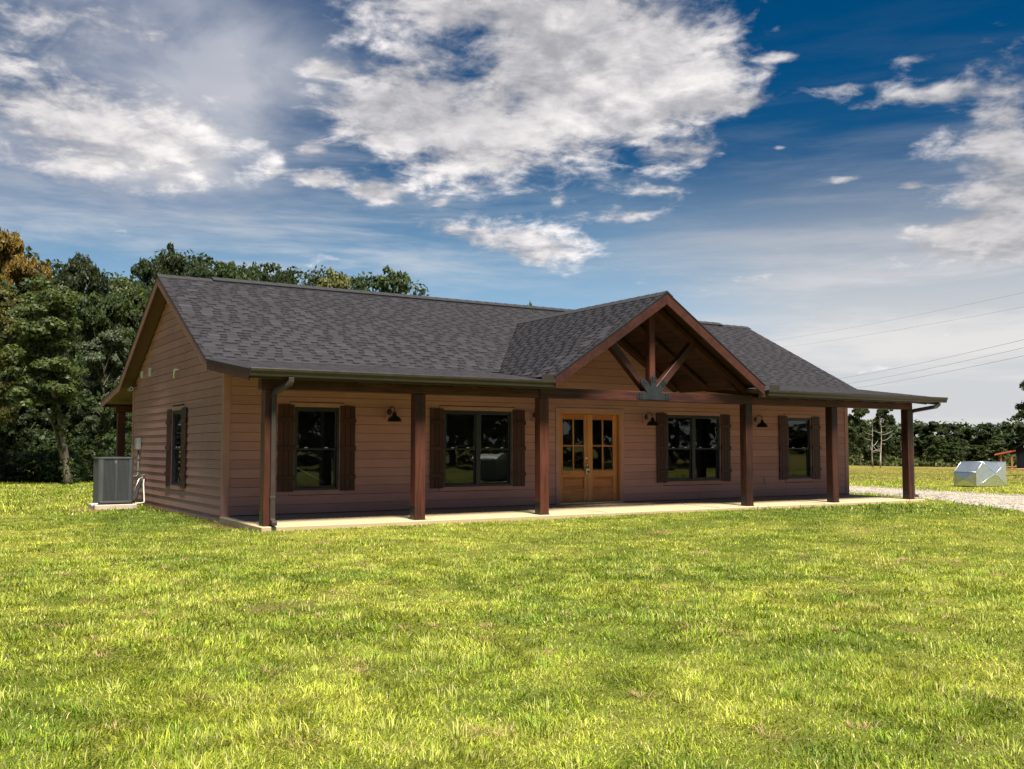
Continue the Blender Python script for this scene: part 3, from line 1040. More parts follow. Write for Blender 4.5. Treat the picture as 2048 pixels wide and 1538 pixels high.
# --- entry doors
def doors():
    x0, x1, z0, z1 = DOOR
    fr = MB()
    fr.box(x0 - 0.103, x0, -0.036, 0.005, -0.004, z1 + 0.105).box(x1, x1 + 0.103, -0.036, 0.005, -0.004, z1 + 0.105).box(x0, x1, -0.0355, 0.005, z1, z1 + 0.104)
    dw = fr.build('doorway', M['trim'], house, 0.003)
    jm = MB()
    jm.box(x0 + 0.0005, x0 + 0.03, -0.030, 0.135, 0.03, z1).box(x1 - 0.03, x1 - 0.0005, -0.030, 0.135, 0.03, z1).box(x0 + 0.03, x1 - 0.03, -0.030, 0.135, z1 - 0.03, z1 - 0.0005)
    jm.build('jamb', M['door'], dw, 0.003)
    MB().box(x0 - 0.02, x1 + 0.02, -0.075, 0.138, -0.003, 0.030).build('threshold', M['silver'], dw, 0.004)
    mid = (x0 + x1) / 2
    for i, (a, b) in enumerate(((x0 + 0.032, mid - 0.004), (mid + 0.004, x1 - 0.032))):
        yb, yf = 0.105, 0.060
        zb, zt = 0.036, z1 - 0.034
        st = 0.115
        zl0, zl1 = zb + 0.70, zt - 0.115        # lites
        zp0, zp1 = zb + 0.30, zb + 0.56         # raised panel
        mb = MB()
        mb.box(a, a + st, yf, yb, zb, zt).box(b - st, b, yf, yb, zb, zt)
        dr = mb.build('door', M['door'], house, 0.004)
        for r0, r1 in ((zt - 0.115, zt), (zl0 - 0.14, zl0), (zb, zp0)):
            MB().box(a + st + 0.0005, b - st - 0.0005, yf + 0.001, yb, r0, r1).build('rail', M['door_rail'], dr, 0.004)
        pn = MB()
        pu0, pu1, pz0, pz1 = a + st + 0.001, b - st - 0.001, zp0, zl0 - 0.14
        g = 0.028
        pn.box(pu0, pu1, yf + 0.028, yb - 0.01, pz0, pz1)
        pn.hexa([(pu0 + g, yf + 0.0275, pz0 + g), (pu1 - g, yf + 0.0275, pz0 + g), (pu1 - g, yf + 0.0275, pz1 - g), (pu0 + g, yf + 0.0275, pz1 - g),
                 (pu0 + g * 2, yf + 0.010, pz0 + 2 * g), (pu1 - 2 * g, yf + 0.010, pz0 + 2 * g), (pu1 - 2 * g, yf + 0.010, pz1 - 2 * g), (pu0 + 2 * g, yf + 0.010, pz1 - 2 * g)])
        pn.build('panel', M['door_rail'], dr)
        l0, l1 = a + st, b - st
        lm, zm = (l0 + l1) / 2, (zl0 + zl1) / 2 - 0.02
        MB().box(lm - 0.016, lm + 0.016, yf + 0.004, yb - 0.004, zl0, zl1).build('muntin', M['door'], dr, 0.004)
        for q0, q1 in ((l0, lm - 0.0165), (lm + 0.0165, l1)):
            MB().box(q0, q1, yf + 0.005, yb - 0.005, zm - 0.016, zm + 0.016).build('muntin', M['door_rail'], dr, 0.004)
            for c, d in ((zl0, zm - 0.0165), (zm + 0.0165, zl1)):
                # bevelled glass: flat centre, sloping margins
                m = MB()
                e, bw = 0.002, 0.020
                yo, yi = yf + 0.024, yf + 0.019
                o_ = [(q0 - e, yo, c - e), (q1 + e, yo, c - e), (q1 + e, yo, d + e), (q0 - e, yo, d + e)]
                i_ = [(q0 + bw, yi, c + bw), (q1 - bw, yi, c + bw), (q1 - bw, yi, d - bw), (q0 + bw, yi, d - bw)]
                m.poly(i_)
                for s in range(4):
                    t = (s + 1) % 4
                    m.poly([o_[s], o_[t], i_[t], i_[s]])
                m.build('pane', M['glass'], dr, orient=False)
        if i == 0:
            hx = b - 0.055
            MB().lathe([(0.0, -0.012), (0.030, -0.012), (0.032, -0.004), (0.032, 0.0)], (hx, yf, 1.02), 18, 'y').build('deadbolt', M['silver'], dr, 0, True)
            mb = MB().lathe([(0.0, -0.050), (0.022, -0.048), (0.028, -0.036), (0.020, -0.022), (0.011, -0.012), (0.030, -0.010), (0.032, 0.0)], (hx, yf, 0.86), 18, 'y')
            mb.build('knob', M['silver'], dr, 0, True)
        else:
            MB().box(a - 0.018, a + 0.012, yf - 0.010, yf - 0.0005, zb, zt).build('astragal', M['door'], dr, 0.003)
    lb = empty('key_lockbox', (mid - 0.055, 0.02, 0.70))
    tag(lb, 'small silver key lockbox hanging from the front door knob', 'lockbox')
    b_ = MB().box(-0.045, 0.045, -0.028, 0.020, -0.045, 0.085).build('body', M['silver'], lb, 0.010)
    MB().tube([(-0.028, 0, 0.08), (-0.028, 0, 0.145), (-0.018, 0, 0.172), (0, 0, 0.182), (0.018, 0, 0.172), (0.028, 0, 0.145), (0.028, 0, 0.08)], 0.007, 8).build('shackle', M['bolt'], lb, 0, True)
    MB().box(-0.030, 0.030, -0.034, -0.0285, -0.02, 0.035).build('dial_plate', M['lampblack'], b_, 0.002)


doors()

# --- porch posts, beams, rafters
POSTS = [0.10, 2.83, 5.48, 10.92, 13.71, 16.50]
PW = 0.20
for i, x in enumerate(POSTS):
    zb = -0.032
    p = MB().box(x - PW / 2, x + PW / 2, PYF, PYF + PW, zb + 0.012, 2.20).build('post', M['post'], house, 0.008)
    # black steel base: shoe and side plates with bolts
    s = MB().box(x - PW / 2 - 0.006, x + PW / 2 + 0.006, PYF - 0.006, PYF + PW + 0.006, zb - 0.008, zb + 0.022).build('base_shoe', M['bolt'], p, 0.002)
    for sx in (-1, 1):
        xa = x + sx * (PW / 2 + 0.004)
        MB().box(xa - 0.0035, xa + 0.0035, PYF + 0.02, PYF + PW - 0.02, zb + 0.0225, zb + 0.24).build('base_plate', M['bolt'], p)
        for bz in (0.08, 0.18):
            for byy in (0.06, 0.14):
                lo, hi = sorted((xa + sx * 0.0036, xa + sx * 0.010))
                MB().box(lo, hi, PYF + byy - 0.009, PYF + byy + 0.009, zb + bz - 0.009, zb + bz + 0.009).build('bolt', M['steel'], p, 0.002)
# beams butt over posts 3 and 4
BZ0, BZ1 = 2.20, 2.375
for a, b in ((-0.06, POSTS[2] - 0.102), (POSTS[3] + 0.102, 16.62)):
    MB().box(a, b, PYF + 0.012, PYF + PW - 0.01, BZ0 + 0.001, BZ1).build('beam', M['beam'], house, 0.006)
for x in np.arange(-0.28, 17.25, 0.61):
    if 5.45 < x < 10.95:
        continue
    x = float(x)
    mb = MB()
    for_pts = []
    zt0, zt1 = zporch(0.0) - 0.075, zporch(-2.55) - 0.075
    mb.hexa([(x - 0.02, -2.56, zt1 - 0.11), (x + 0.02, -2.56, zt1 - 0.11), (x + 0.02, -0.03, zt0 - 0.13), (x - 0.02, -0.03, zt0 - 0.13),
             (x - 0.02, -2.56, zt1), (x + 0.02, -2.56, zt1), (x + 0.02, -0.03, zt0), (x - 0.02, -0.03, zt0)])
    if x > 0 and x < W:
        mb.build('rafter', M['rafter'], house, 0.002)
# rear porch: posts and beam seen past the left corner
for x in (0.10, 5.5, 10.9, 16.5):
    MB().box(x - 0.1, x + 0.1, D + 2.1, D + 2.3, -0.03, 2.20).build('post', M['post'], house, 0.008)
MB().box(-0.06, 16.7, D + 2.11, D + 2.29, 2.201, 2.375).build('beam', M['beam'], house, 0.006)


# --- entry truss
def truss():
    x0, x1 = POSTS[2] - 0.10, POSTS[3] + 0.10
    tr = MB().box(x0, x1, PYF - 0.012, PYF + PW - 0.015, 2.203, 2.400).build('truss', M['beam'], house, 0.007)
    y = PYF + 0.085
    kx = GX - 0.02
    MB().bar((kx, y, 2.386), (kx, y, zcross(kx) - 0.12), 0.15, 0.15, (0, 1, 0)).build('king_post', M['post'], tr, 0.006)
    for s in (-1, 1):
        MB().bar((kx + s * 0.14, y + 0.002, 2.45), (kx + s * 1.16, y + 0.002, 3.46), 0.15, 0.15, (0, 1, 0)).build('brace', M['brace'], tr, 0.006)
        # principal rafter of the truss tight under the roof
        MB().bar((GX + s * 2.62, y, zcross(GX + 2.62) - 0.20), (GX + s * 0.02, y, GZ - 0.20), 0.13, 0.16, (0, 1, 0)).build('top_chord', M['brace'], tr, 0.005)
    # gusset plate: fan of five rounded arms, one sheet of steel
    bm = bmesh.new()
    c0 = Vector((kx, 2.310))
    yp = PYF - 0.0125

    def arm(ang, ln, w):
        d = Vector((math.cos(ang), math.sin(ang)))
        n = Vector((-d.y, d.x))
        pts = [c0 - n * w / 2, c0 + n * w / 2]
        tip = c0 + d * (ln - w / 2)
        pts = [c0 - n * w / 2] + [tip + (d * math.sin(t) - n * math.cos(t)) * w / 2 for t in np.linspace(0, math.pi, 9)] + [c0 + n * w / 2]
        return pts
    plate = MB()
    for j, (ang, ln, w) in enumerate(((0, 0.45, 0.150), (math.pi, 0.45, 0.150), (math.pi / 2, 0.43, 0.150), (R(47), 0.47, 0.150), (R(133), 0.47, 0.150))):
        e = 0.0006 * j
        plate.prism([(p.x, p.y) for p in arm(ang, ln, w)], 'y', yp - 0.009 - e, yp - 0.0005 + e * 0.1)
    plate.prism([(kx - 0.19, 2.2355), (kx + 0.19, 2.2355), (kx + 0.15, 2.45), (kx, 2.50), (kx - 0.15, 2.45)], 'y', yp - 0.0125, yp - 0.0008)
    pl = plate.build('gusset_plate', M['steel'], tr)
    for (ang, ln) in ((0, 0.44), (math.pi, 0.44), (math.pi / 2, 0.435), (R(47), 0.46), (R(133), 0.46)):
        d = Vector((math.cos(ang), math.sin(ang)))
        n = Vector((-d.y, d.x))
        for a in (0.06, 0.125):
            for b in (-0.032, 0.032):
                q = c0 + d * (ln - a) + n * b
                MB().lathe([(0.0, -0.012), (0.010, -0.012), (0.013, -0.004), (0.013, 0.0)], (q.x, yp - 0.0115, q.y), 8, 'y').build('bolt', M['bolt'], tr)
    # second frame against the wall
    for s in (-1, 1):
        MB().bar((GX + s * 2.5, -0.14, zcross(GX + 2.5) - 0.18), (GX, -0.14, GZ - 0.2), 0.10, 0.14, (0, 1, 0)).build('wall_rafter', M['rafter'], tr, 0.004)
    for s in (-1, 1):
        MB().bar((GX + s * 2.45, -1.2, zcross(GX + 2.45) - 0.19), (GX, -1.2, GZ - 0.19), 0.05, 0.14, (0, 1, 0)).build('common_rafter', M['rafter'], tr, 0.003)


truss()


# --- roof: decks, boards, shingles, ridge
def build_roof():
    t = 0.075
    mb = MB()

    def slope(x0, x1, y0, z0, y1, z1):
        mb.hexa([(x0, y0, z0 - t), (x1, y0, z0 - t), (x1, y1, z1 - t), (x0, y1, z1 - t), (x0, y0, z0), (x1, y0, z0), (x1, y1, z1), (x0, y1, z1)])
    for a, b in ((XL, 5.62), (10.78, XR)):
        slope(a, b, BY, BZ, RY, RZ)
        slope(a, b - (0.10 if b < 9 else 0) if a < 5 else b, EY, EZ, BY, BZ) if a < 5 else slope(a + 0.10, b, EY, EZ, BY, BZ)
    slope(5.62, 10.78, 0.12, zmain(0.12), RY, RZ)
    slope(XL, XR, 2 * RY - BY, BZ, RY, RZ)
    slope(XL, XR, 2 * RY - EY, EZ, 2 * RY - BY, BZ)
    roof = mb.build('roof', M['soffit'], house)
    # tongue and groove boards under the vault are the visible deck of the entry gable
    cg = MB()
    yb = RY - (RZ - GZ) / RS
    for s in (-1, 1):
        xe = GX + s * GH
        cg.hexa([(xe, GY, zcross(xe) - 0.06), (GX, GY, GZ - 0.06), (GX, yb, GZ - 0.06), (xe, -0.02, zcross(xe) - 0.06),
                 (xe, GY, zcross(xe)), (GX, GY, GZ), (GX, yb, GZ), (xe, -0.02, zcross(xe))])
    cg.build('entry_gable_deck', M['rafter'], roof)
    nb = 18
    for s in (-1, 1):
        for i in range(nb):
            a, b = 0.05 + (GH - 0.2) * i / nb, 0.05 + (GH - 0.2) * (i + 1) / nb - 0.008
            xa, xb = GX + s * a, GX + s * b
            MB().hexa([(xa, PYF + 0.2, zcross(xa) - 0.085), (xb, PYF + 0.2, zcross(xb) - 0.085), (xb, -0.03, zcross(xb) - 0.085), (xa, -0.03, zcross(xa) - 0.085),
                       (xa, PYF + 0.2, zcross(xa) - 0.065), (xb, PYF + 0.2, zcross(xb) - 0.065), (xb, -0.03, zcross(xb) - 0.065), (xa, -0.03, zcross(xa) - 0.065)]).build('ceiling_board', M['rafter'], roof, 0.002)

    # rake boards of the main gables: board follows the pitch
    def rake(x0, x1, y0, z0, y1, z1, up, dn, mat, name):
        MB().hexa([(x0, y0, z0 - dn), (x1, y0, z0 - dn), (x1, y1, z1 - dn), (x0, y1, z1 - dn), (x0, y0, z0 - up), (x1, y0, z0 - up), (x1, y1, z1 - up), (x0, y1, z1 - up)]).build(name, mat, roof, 0.003)
    for x0, x1 in ((XL - 0.024, XL - 0.001), (XR + 0.001, XR + 0.024)):
        for m_ in (0, 1):
            yy = (lambda y: y) if m_ == 0 else (lambda y: 2 * RY - y)
            rake(x0, x1, yy(BY - 0.02), BZ - 0.0104, yy(RY), RZ, 0.012, 0.215, M['rake_trim'], 'rake_board')
            rake(x0 + 0.002, x1 - 0.002, yy(EY + 0.01), EZ, yy(BY - 0.022), BZ - 0.003, 0.014, 0.185, M['beam'] if m_ == 0 else M['rake_trim'], 'rake_board')
            rake(x0 - 0.006, x1 + 0.012, yy(BY - 0.01), BZ - 0.005, yy(RY), RZ, -0.006, 0.028, M['drip'], 'drip_edge')
            rake(x0 - 0.006, x1 + 0.012, yy(EY - 0.03), EZ - 0.004, yy(BY - 0.012), BZ - 0.0016, -0.006, 0.026, M['drip'], 'drip_edge')
        # soffit return closing the overhang
        xs0, xs1 = (x1 + 0.001, -0.03) if x0 < 0 else (W + 0.03, x0 - 0.001)
        for m_ in (0, 1):
            yy = (lambda y: y) if m_ == 0 else (lambda y: 2 * RY - y)
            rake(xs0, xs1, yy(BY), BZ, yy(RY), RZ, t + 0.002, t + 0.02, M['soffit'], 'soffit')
    # sub fascia along the eaves
    for a, b in ((XL, 5.50), (10.90, XR)):
        MB().box(a, b, EY - 0.001, EY + 0.03, EZ - 0.15, EZ - 0.005).build('fascia', M['gutter'], roof, 0.003)
    MB().box(XL, XR, 2 * RY - EY - 0.03, 2 * RY - EY + 0.001, EZ - 0.15, EZ - 0.005).build('fascia', M['gutter'], roof, 0.003)

    # barge boards of the entry gable
    for s in (-1, 1):
        xe = GX + s * (GH + 0.02)
        pts = [(xe, zcross(xe) - 0.018), (GX + s * 0.0015, GZ - 0.018), (GX + s * 0.0015, GZ - 0.25), (xe, zcross(xe) - 0.235)]
        MB().prism(pts, 'y', GY - 0.042, GY - 0.002).build('barge_board', M['brace'], roof, 0.004)
        xo = GX + s * (GH + 0.05)
        pts = [(xo, zcross(xo) + 0.010), (GX, GZ + 0.010), (GX, GZ - 0.016), (xo, zcross(xo) - 0.016)]
        MB().prism(pts, 'y', GY - 0.052, GY - 0.0425).build('drip_edge', M['drip'], roof)
        pts = [(xo, zcross(xo) + 0.009), (GX, GZ + 0.009), (GX, GZ - 0.0), (xo, zcross(xo) - 0.0)]
        MB().prism(pts, 'y', GY - 0.0424, GY + 0.05).build('drip_edge', M['drip'], roof)

    # ---- shingles
    rs = np.random.default_rng(21)
    EX = 0.143
    lib = {}

    def tab_geo(w, proud, tint):
        """tab in its own frame: u along the course, v up the slope, n out"""
        top = 0.0085 if proud else 0.0055
        g = 0.0007
        if proud:
            rows = [(0.0, top, tint), (0.196, 0.004, tint)]
        else:
            rows = [(0.0, top, tint), (0.086, 0.0048, tint), (0.090, 0.0047, 0.0), (0.196, 0.003, 0.0)]
        v, tt, f = [], [], []
        for (vv, nn, t_) in rows:
            v += [(g, vv, nn), (w - g, vv, nn)]
            tt += [t_, t_]
        nr = len(rows)
        v += [(g, 0.0, -0.004), (w - g, 0.0, -0.004), (g, rows[-1][0], -0.004), (w - g, rows[-1][0], -0.004)]
        tt += [0.0, 0.0, 0.0, 0.0]
        b = 2 * nr
        for i in range(nr - 1):
            f.append((2 * i, 2 * i + 1, 2 * i + 3, 2 * i + 2))
        f.append((b, b + 1, 1, 0))
        f.append(tuple([b] + [2 * i for i in range(nr)] + [b + 2]))
        f.append(tuple([b + 3] + [2 * i + 1 for i in reversed(range(nr))] + [b + 1]))
        return v, tt, f

    rec = []   # (matrix columns O,u,v,n, width, proud, tint, exact, seen)

    def course_fill(O, u, v, n, length, slope_len, skip, u_of_course=None):
        O, u, v, n = (np.array(q, float) for q in (O, u, v, n))
        nc = int(slope_len / EX) + 1
        for c in range(nc):
            v0 = c * EX
            if v0 + 0.05 > slope_len:
                break
            s = -0.0
            proud = rs.random() < 0.5
            first = True
            while s < length - 0.03:
                w = round((rs.uniform(0.15, 0.27) if proud else rs.uniform(0.11, 0.19)) / 0.02) * 0.02
                if first:
                    w *= rs.uniform(0.4, 1.0)
                exact = not first
                if s + w > length:
                    w = length - s
                    exact = False
                P = O + u * s + v * v0
                ctr = P + u * w / 2 + v * 0.07
                if not skip(ctr):
                    rec.append((P, u, v, n, w, proud, float(np.clip(rs.normal(0.60 if proud else 0.56, 0.07), 0.2, 1)), exact and not first))
                s += w
                first = False
                proud = not proud if rs.random() < 0.95 else proud

    sl = math.hypot(RY - BY, RZ - BZ)
    vm = np.array([0, RY - BY, RZ - BZ]) / sl
    nm = np.array([0, -vm[2], vm[1]])
    covered = lambda p: abs(p[0] - GX) < GH and p[2] < zcross(p[0]) - 0.11
    course_fill((XL - 0.035, BY, BZ + 0.004), (1, 0, 0), vm, nm, XR - XL + 0.07, sl - 0.02, covered)
    slp = math.hypot(BY - EY, BZ - EZ)
    vp = np.array([0, BY - EY, BZ - EZ]) / slp
    np_ = np.array([0, -vp[2], vp[1]])
    course_fill((XL - 0.035, EY - 0.04, EZ - 0.002), (1, 0, 0), vp, np_, 5.55 - XL, slp + 0.04, covered)
    course_fill((10.85, EY - 0.04, EZ - 0.002), (1, 0, 0), vp, np_, XR + 0.035 - 10.85, slp + 0.04, covered)
    # entry gable faces
    xe = GH + 0.045
    slg = math.hypot(xe, xe * GS)
    under = lambda p: p[2] < (zmain(p[1]) if p[1] > BY else zporch(p[1])) - 0.0
    course_fill((GX - xe, 3.0, GZ - GS * xe + 0.006), (0, -1, 0), np.array([xe, 0, xe * GS]) / slg, np.array([-GS, 0, 1]) / math.hypot(1, GS), 3.0 - GY + 0.045, slg - 0.01, under)
    course_fill((GX + xe, GY - 0.045, GZ - GS * xe + 0.006), (0, 1, 0), np.array([-xe, 0, xe * GS]) / slg, np.array([GS, 0, 1]) / math.hypot(1, GS), 3.0 - GY + 0.045, slg - 0.01, under)

    cam_v = np.array(CAM)
    score = []
    for i, (P, u, v, n, w, proud, tint, exact) in enumerate(rec):
        d = cam_v - P
        r_ = np.linalg.norm(d)
        score.append(w * max(0.0, n @ d / r_) / r_ ** 2 if exact else -1)
    order = np.argsort(score)[::-1]
    parts = set(order[:300].tolist())
    co, fl, tot, tn = [], [], [], []
    for i, (P, u, v, n, w, proud, tint, exact) in enumerate(rec):
        if i in parts:
            key = (round(w, 2), proud, min(9, int(tint * 10)))
            if key not in lib:
                vv, tt, ff = tab_geo(key[0], proud, (key[2] + 0.5) / 10)
                me = bpy.data.meshes.new('shingle')
                me.from_pydata(vv, [], ff)
                a = me.attributes.new('tint', 'FLOAT', 'POINT')
                a.data.foreach_set('value', np.array(tt, 'f4'))
                me.materials.append(M['shingle'])
                lib[key] = me
            o = bpy.data.objects.new('shingle', lib[key])
            link(o, roof)
            o.matrix_basis = Matrix(((u[0], v[0], n[0], P[0]), (u[1], v[1], n[1], P[1]), (u[2], v[2], n[2], P[2]), (0, 0, 0, 1)))
        else:
            vv, tt, ff = tab_geo(w, proud, tint)
            b = len(co)
            co += [P + u * a_ + v * b_ + n * c_ for a_, b_, c_ in vv]
            tn += tt
            for f in ff:
                fl += [b + q for q in f]
                tot.append(len(f))
    me = raw_mesh('shingle_field', np.array(co), fl, tot, M['shingle'], {'tint': ('FLOAT', tn)})
    tag(link(bpy.data.objects.new('shingle_field', me), roof), kind='stuff')
    # rear slopes (away from the street): plain courses
    mbk = MB()
    for (yo, zo, vv, ln) in ((2 * RY - EY, EZ, np.array([0, -vp[1], vp[2]]), slp), (2 * RY - BY, BZ, np.array([0, -vm[1], vm[2]]), sl)):
        nn = np.array([0, vv[2], -vv[1]]) if False else np.array([0, abs(vv[2]), abs(vv[1])])
        for c in range(int(ln / EX)):
            a = np.array([0, yo, zo]) + vv * c * EX
            b = a + vv * 0.19
            pts = [a + nn * 0.014, b + nn * 0.004]
            mbk.hexa([(XL - .03, a[1], a[2]), (XR + .03, a[1], a[2]), (XR + .03, b[1], b[2]), (XL - .03, b[1], b[2]),
                      (XL - .03, *pts[0][1:]), (XR + .03, *pts[0][1:]), (XR + .03, *pts[1][1:]), (XL - .03, *pts[1][1:])])
    mbk.build('rear_shingles', M['shingle'], roof)
    # ridge caps over a raised vent
    cap = MB()
    cw = 0.16
    cap.hexa([(0, -cw, -cw * RS + 0.012), (0.33, -cw, -cw * RS + 0.012), (0.33, 0, 0.012), (0, 0, 0.012),
              (0, -cw, -cw * RS + 0.026), (0.33, -cw, -cw * RS + 0.018), (0.33, 0, 0.020), (0, 0, 0.030)])
    cap.hexa([(0, 0, 0.012), (0.33, 0, 0.012), (0.33, cw, -cw * RS + 0.012), (0, cw, -cw * RS + 0.012),
              (0, 0, 0.030), (0.33, 0, 0.020), (0.33, cw, -cw * RS + 0.018), (0, cw, -cw * RS + 0.026)])
    c0 = cap.build('ridge_cap', M['flashing'], roof)
    first = True
    x = XL - 0.04
    while x < XR - 0.2:
        o = c0 if first else link(c0.copy(), roof)
        first = False
        lift = 0.045 if 0.75 < x < 15.9 else 0.004
        o.location = (x, RY, RZ + lift)
        x += 0.295
    MB().prism([(RY - 0.15, RZ - 0.15 * RS + 0.004), (RY, RZ + 0.004), (RY + 0.15, RZ - 0.15 * RS + 0.004),
                (RY + 0.15, RZ - 0.15 * RS + 0.052), (RY, RZ + 0.056), (RY - 0.15, RZ - 0.15 * RS + 0.052)], 'x', 0.80, 15.95).build('ridge_vent', M['drip'], roof)
    y = GY - 0.05
    gcap = MB()
    gcap.hexa([(-cw, 0, -cw * GS + 0.012), (-cw, 0.33, -cw * GS + 0.012), (0, 0.33, 0.012), (0, 0, 0.012),
               (-cw, 0, -cw * GS + 0.026), (-cw, 0.33, -cw * GS + 0.018), (0, 0.33, 0.020), (0, 0, 0.030)])
    gcap.hexa([(0, 0, 0.012), (0, 0.33, 0.012), (cw, 0.33, -cw * GS + 0.012), (cw, 0, -cw * GS + 0.012),
               (0, 0, 0.030), (0, 0.33, 0.020), (cw, 0.33, -cw * GS + 0.018), (cw, 0, -cw * GS + 0.026)])
    g0 = gcap.build('ridge_cap', M['flashing'], roof)
    first = True
    while y < 2.9:
        o = g0 if first else link(g0.copy(), roof)
        first = False
        o.location = (GX, y, GZ + 0.004)
        y += 0.295
    return roof


roof = build_roof()


# --- gutters and downspouts
def gutters():
    gz0, gz1 = EZ - 0.118, EZ + 0.012
    y0 = EY - 0.0045
    prof = [(y0, gz0), (y0 - 0.070, gz0), (y0 - 0.082, gz0 + 0.012), (y0 - 0.086, gz0 + 0.05), (y0 - 0.110, gz0 + 0.085), (y0 - 0.112, gz1 - 0.008), (y0 - 0.106, gz1), (y0 - 0.094, gz1), (y0 - 0.094, gz1 - 0.012),
            (y0 - 0.104, gz1 - 0.014), (y0 - 0.104, gz0 + 0.088), (y0 - 0.080, gz0 + 0.052), (y0 - 0.076, gz0 + 0.006), (y0 - 0.006, gz0 + 0.006), (y0 - 0.006, gz1 - 0.02), (y0, gz1 - 0.02)]
    solid = prof[:7] + [(y0, gz1)]
    gl = []
    for a, b, sg in ((XL - 0.02, 5.47, (5.13, 5.462)), (11.10, 17.42, (11.11, 11.42))):
        g = MB().prism(prof, 'x', a, b).build('gutter', M['gutter'], house)
        for xe in (a - 0.003, b):
            MB().prism(solid, 'x', xe, xe + 0.003).build('end_cap', M['gutter'], g)
        MB().box(sg[0], sg[1], y0 - 0.110, y0 - 0.1065, gz1 + 0.001, gz1 + 0.105).build('splash_guard', M['gutter'], g)
        gl.append(g)
    # left downspout: S-bend back to the post, then down its face
    yg = y0 - 0.055
    xo, xd = 0.30, 0.135
    yd = PYF - 0.035
    pts = [(xo, yg, gz0 - 0.002), (xo, yg, gz0 - 0.07), (xo - 0.012, yg + 0.012, gz0 - 0.10), (xd + 0.012, yd - 0.012, gz0 - 0.235), (xd, yd, gz0 - 0.27), (xd, yd, gz0 - 0.33)]

    def duct(name, pts, wx, wy):
        """rectangular sheet-metal pipe; section kept level across bends"""
        mb = MB()
        base = 0
        P = [Vector(p) for p in pts]
        for i, p in enumerate(P):
            d = (P[min(i + 1, len(P) - 1)] - P[max(i - 1, 0)]).normalized()
            ux = Vector((1, 0, 0)) - d * d.x
            ux = ux.normalized() if ux.length > 0.2 else Vector((0, 0, 1))
            uy = d.cross(ux).normalized()
            for a, b in ((-1, -1), (1, -1), (1, 1), (-1, 1)):
                mb.v.append(tuple(p + ux * a * wx / 2 + uy * b * wy / 2))
        for i in range(len(P) - 1):
            for j in range(4):
                k = (j + 1) % 4
                mb.f.append((i * 4 + j, i * 4 + k, (i + 1) * 4 + k, (i + 1) * 4 + j))
        mb.f.append((3, 2, 1, 0))
        e = (len(P) - 1) * 4
        mb.f.append((e, e + 1, e + 2, e + 3))
        return mb.build(name, M['spout'], house, 0.005)
    dn = duct('downspout', pts, 0.088, 0.064)
    s = MB().box(xd - 0.038, xd + 0.038, yd - 0.027, yd + 0.027, 0.02, gz0 - 0.32).build('pipe', M['spout'], dn, 0.008)
    MB().box(xd - 0.042, xd + 0.042, yd - 0.031, yd + 0.0285, 0.40, 0.46).build('joint_collar', M['spout'], dn, 0.006)
    MB().hexa([(xd - 0.041, yd - 0.14, -0.010), (xd + 0.041, yd - 0.14, -0.010), (xd + 0.041, yd + 0.025, 0.025), (xd - 0.041, yd + 0.025, 0.025),
               (xd - 0.041, yd - 0.14, 0.050), (xd + 0.041, yd - 0.14, 0.050), (xd + 0.041, yd - 0.024, 0.105), (xd - 0.041, yd - 0.024, 0.105)]).build('outlet_elbow', M['spout'], dn, 0.006)
    # right downspout
    xo = 17.12
    xd, yd = POSTS[5] + PW / 2 + 0.045, PYF + 0.075
    pts = [(xo, yg, gz0 - 0.002), (xo, yg, gz0 - 0.055), (xo - 0.04, yg + 0.03, gz0 - 0.105), (xd + 0.06, yd - 0.03, gz0 - 0.205), (xd, yd, gz0 - 0.25), (xd, yd, gz0 - 0.31)]
    dn = duct('downspout', pts, 0.064, 0.088)
    MB().box(xd - 0.03, xd + 0.03, yd - 0.04, yd + 0.04, 0.02, gz0 - 0.30).build('pipe', M['spout'], dn, 0.008)
    MB().hexa([(xd - 0.03, yd - 0.042, 0.02), (xd + 0.17, yd - 0.042, 0.0), (xd + 0.17, yd + 0.042, 0.0), (xd - 0.03, yd + 0.042, 0.02),
               (xd - 0.028, yd - 0.042, 0.10), (xd + 0.17, yd - 0.042, 0.07), (xd + 0.17, yd + 0.042, 0.07), (xd - 0.028, yd + 0.042, 0.10)]).build('outlet_elbow', M['spout'], dn, 0.006)
    # rear gutter end seen past the left gable
    mir = [(2 * RY - p[0], p[1]) for p in prof]
    MB().prism(mir, 'x', XL - 0.02, XR).build('gutter', M['gutter'], house)


gutters()

# --- wall vents, flood lights, outlets on the house
for y, z, w, h in ((7.03, 3.02, 0.10, 0.16), (6.15, 3.03, 0.12, 0.20)):
    v = box('wall_vent', M['white'], house, -0.062, -0.020, y - w / 2, y + w / 2, z - h / 2, z + h / 2, 0.006)
    for i in range(4):
        zz = z - h / 2 + h * (i + 0.5) / 4
        box('louvre', M['white'], v, -0.072, -0.0625, y - w * 0.42, y + w * 0.42, zz - h * 0.09, zz + h * 0.05, 0.002)
v = MB().tube([(-0.02, 3.40, 2.90), (-0.08, 3.42, 2.905), (-0.10, 3.47, 2.90), (-0.10, 3.50, 2.87), (-0.10, 3.52, 2.72)], 0.024, 10).build('drain_pipe', M['pvc'], house, 0, True)
fl = MB().box(-0.13, -0.03, 7.70, 7.86, 2.775, 2.80).build('flood_light', M['lampblack'], house, 0.004)
for yy in (7.70, 7.88):
    MB().lathe([(0.0, -0.07), (0.035, -0.065), (0.05, -0.02), (0.056, 0.02)], (-0.17, yy, 2.70), 14, 'y').build('lamp_head', M['lampblack'], fl, 0, True)
    MB().lathe([(0.0, 0.0), (0.05, 0.0)], (-0.17, yy - 0.066, 2.70), 14, 'y').build('lens', M['white'], fl)
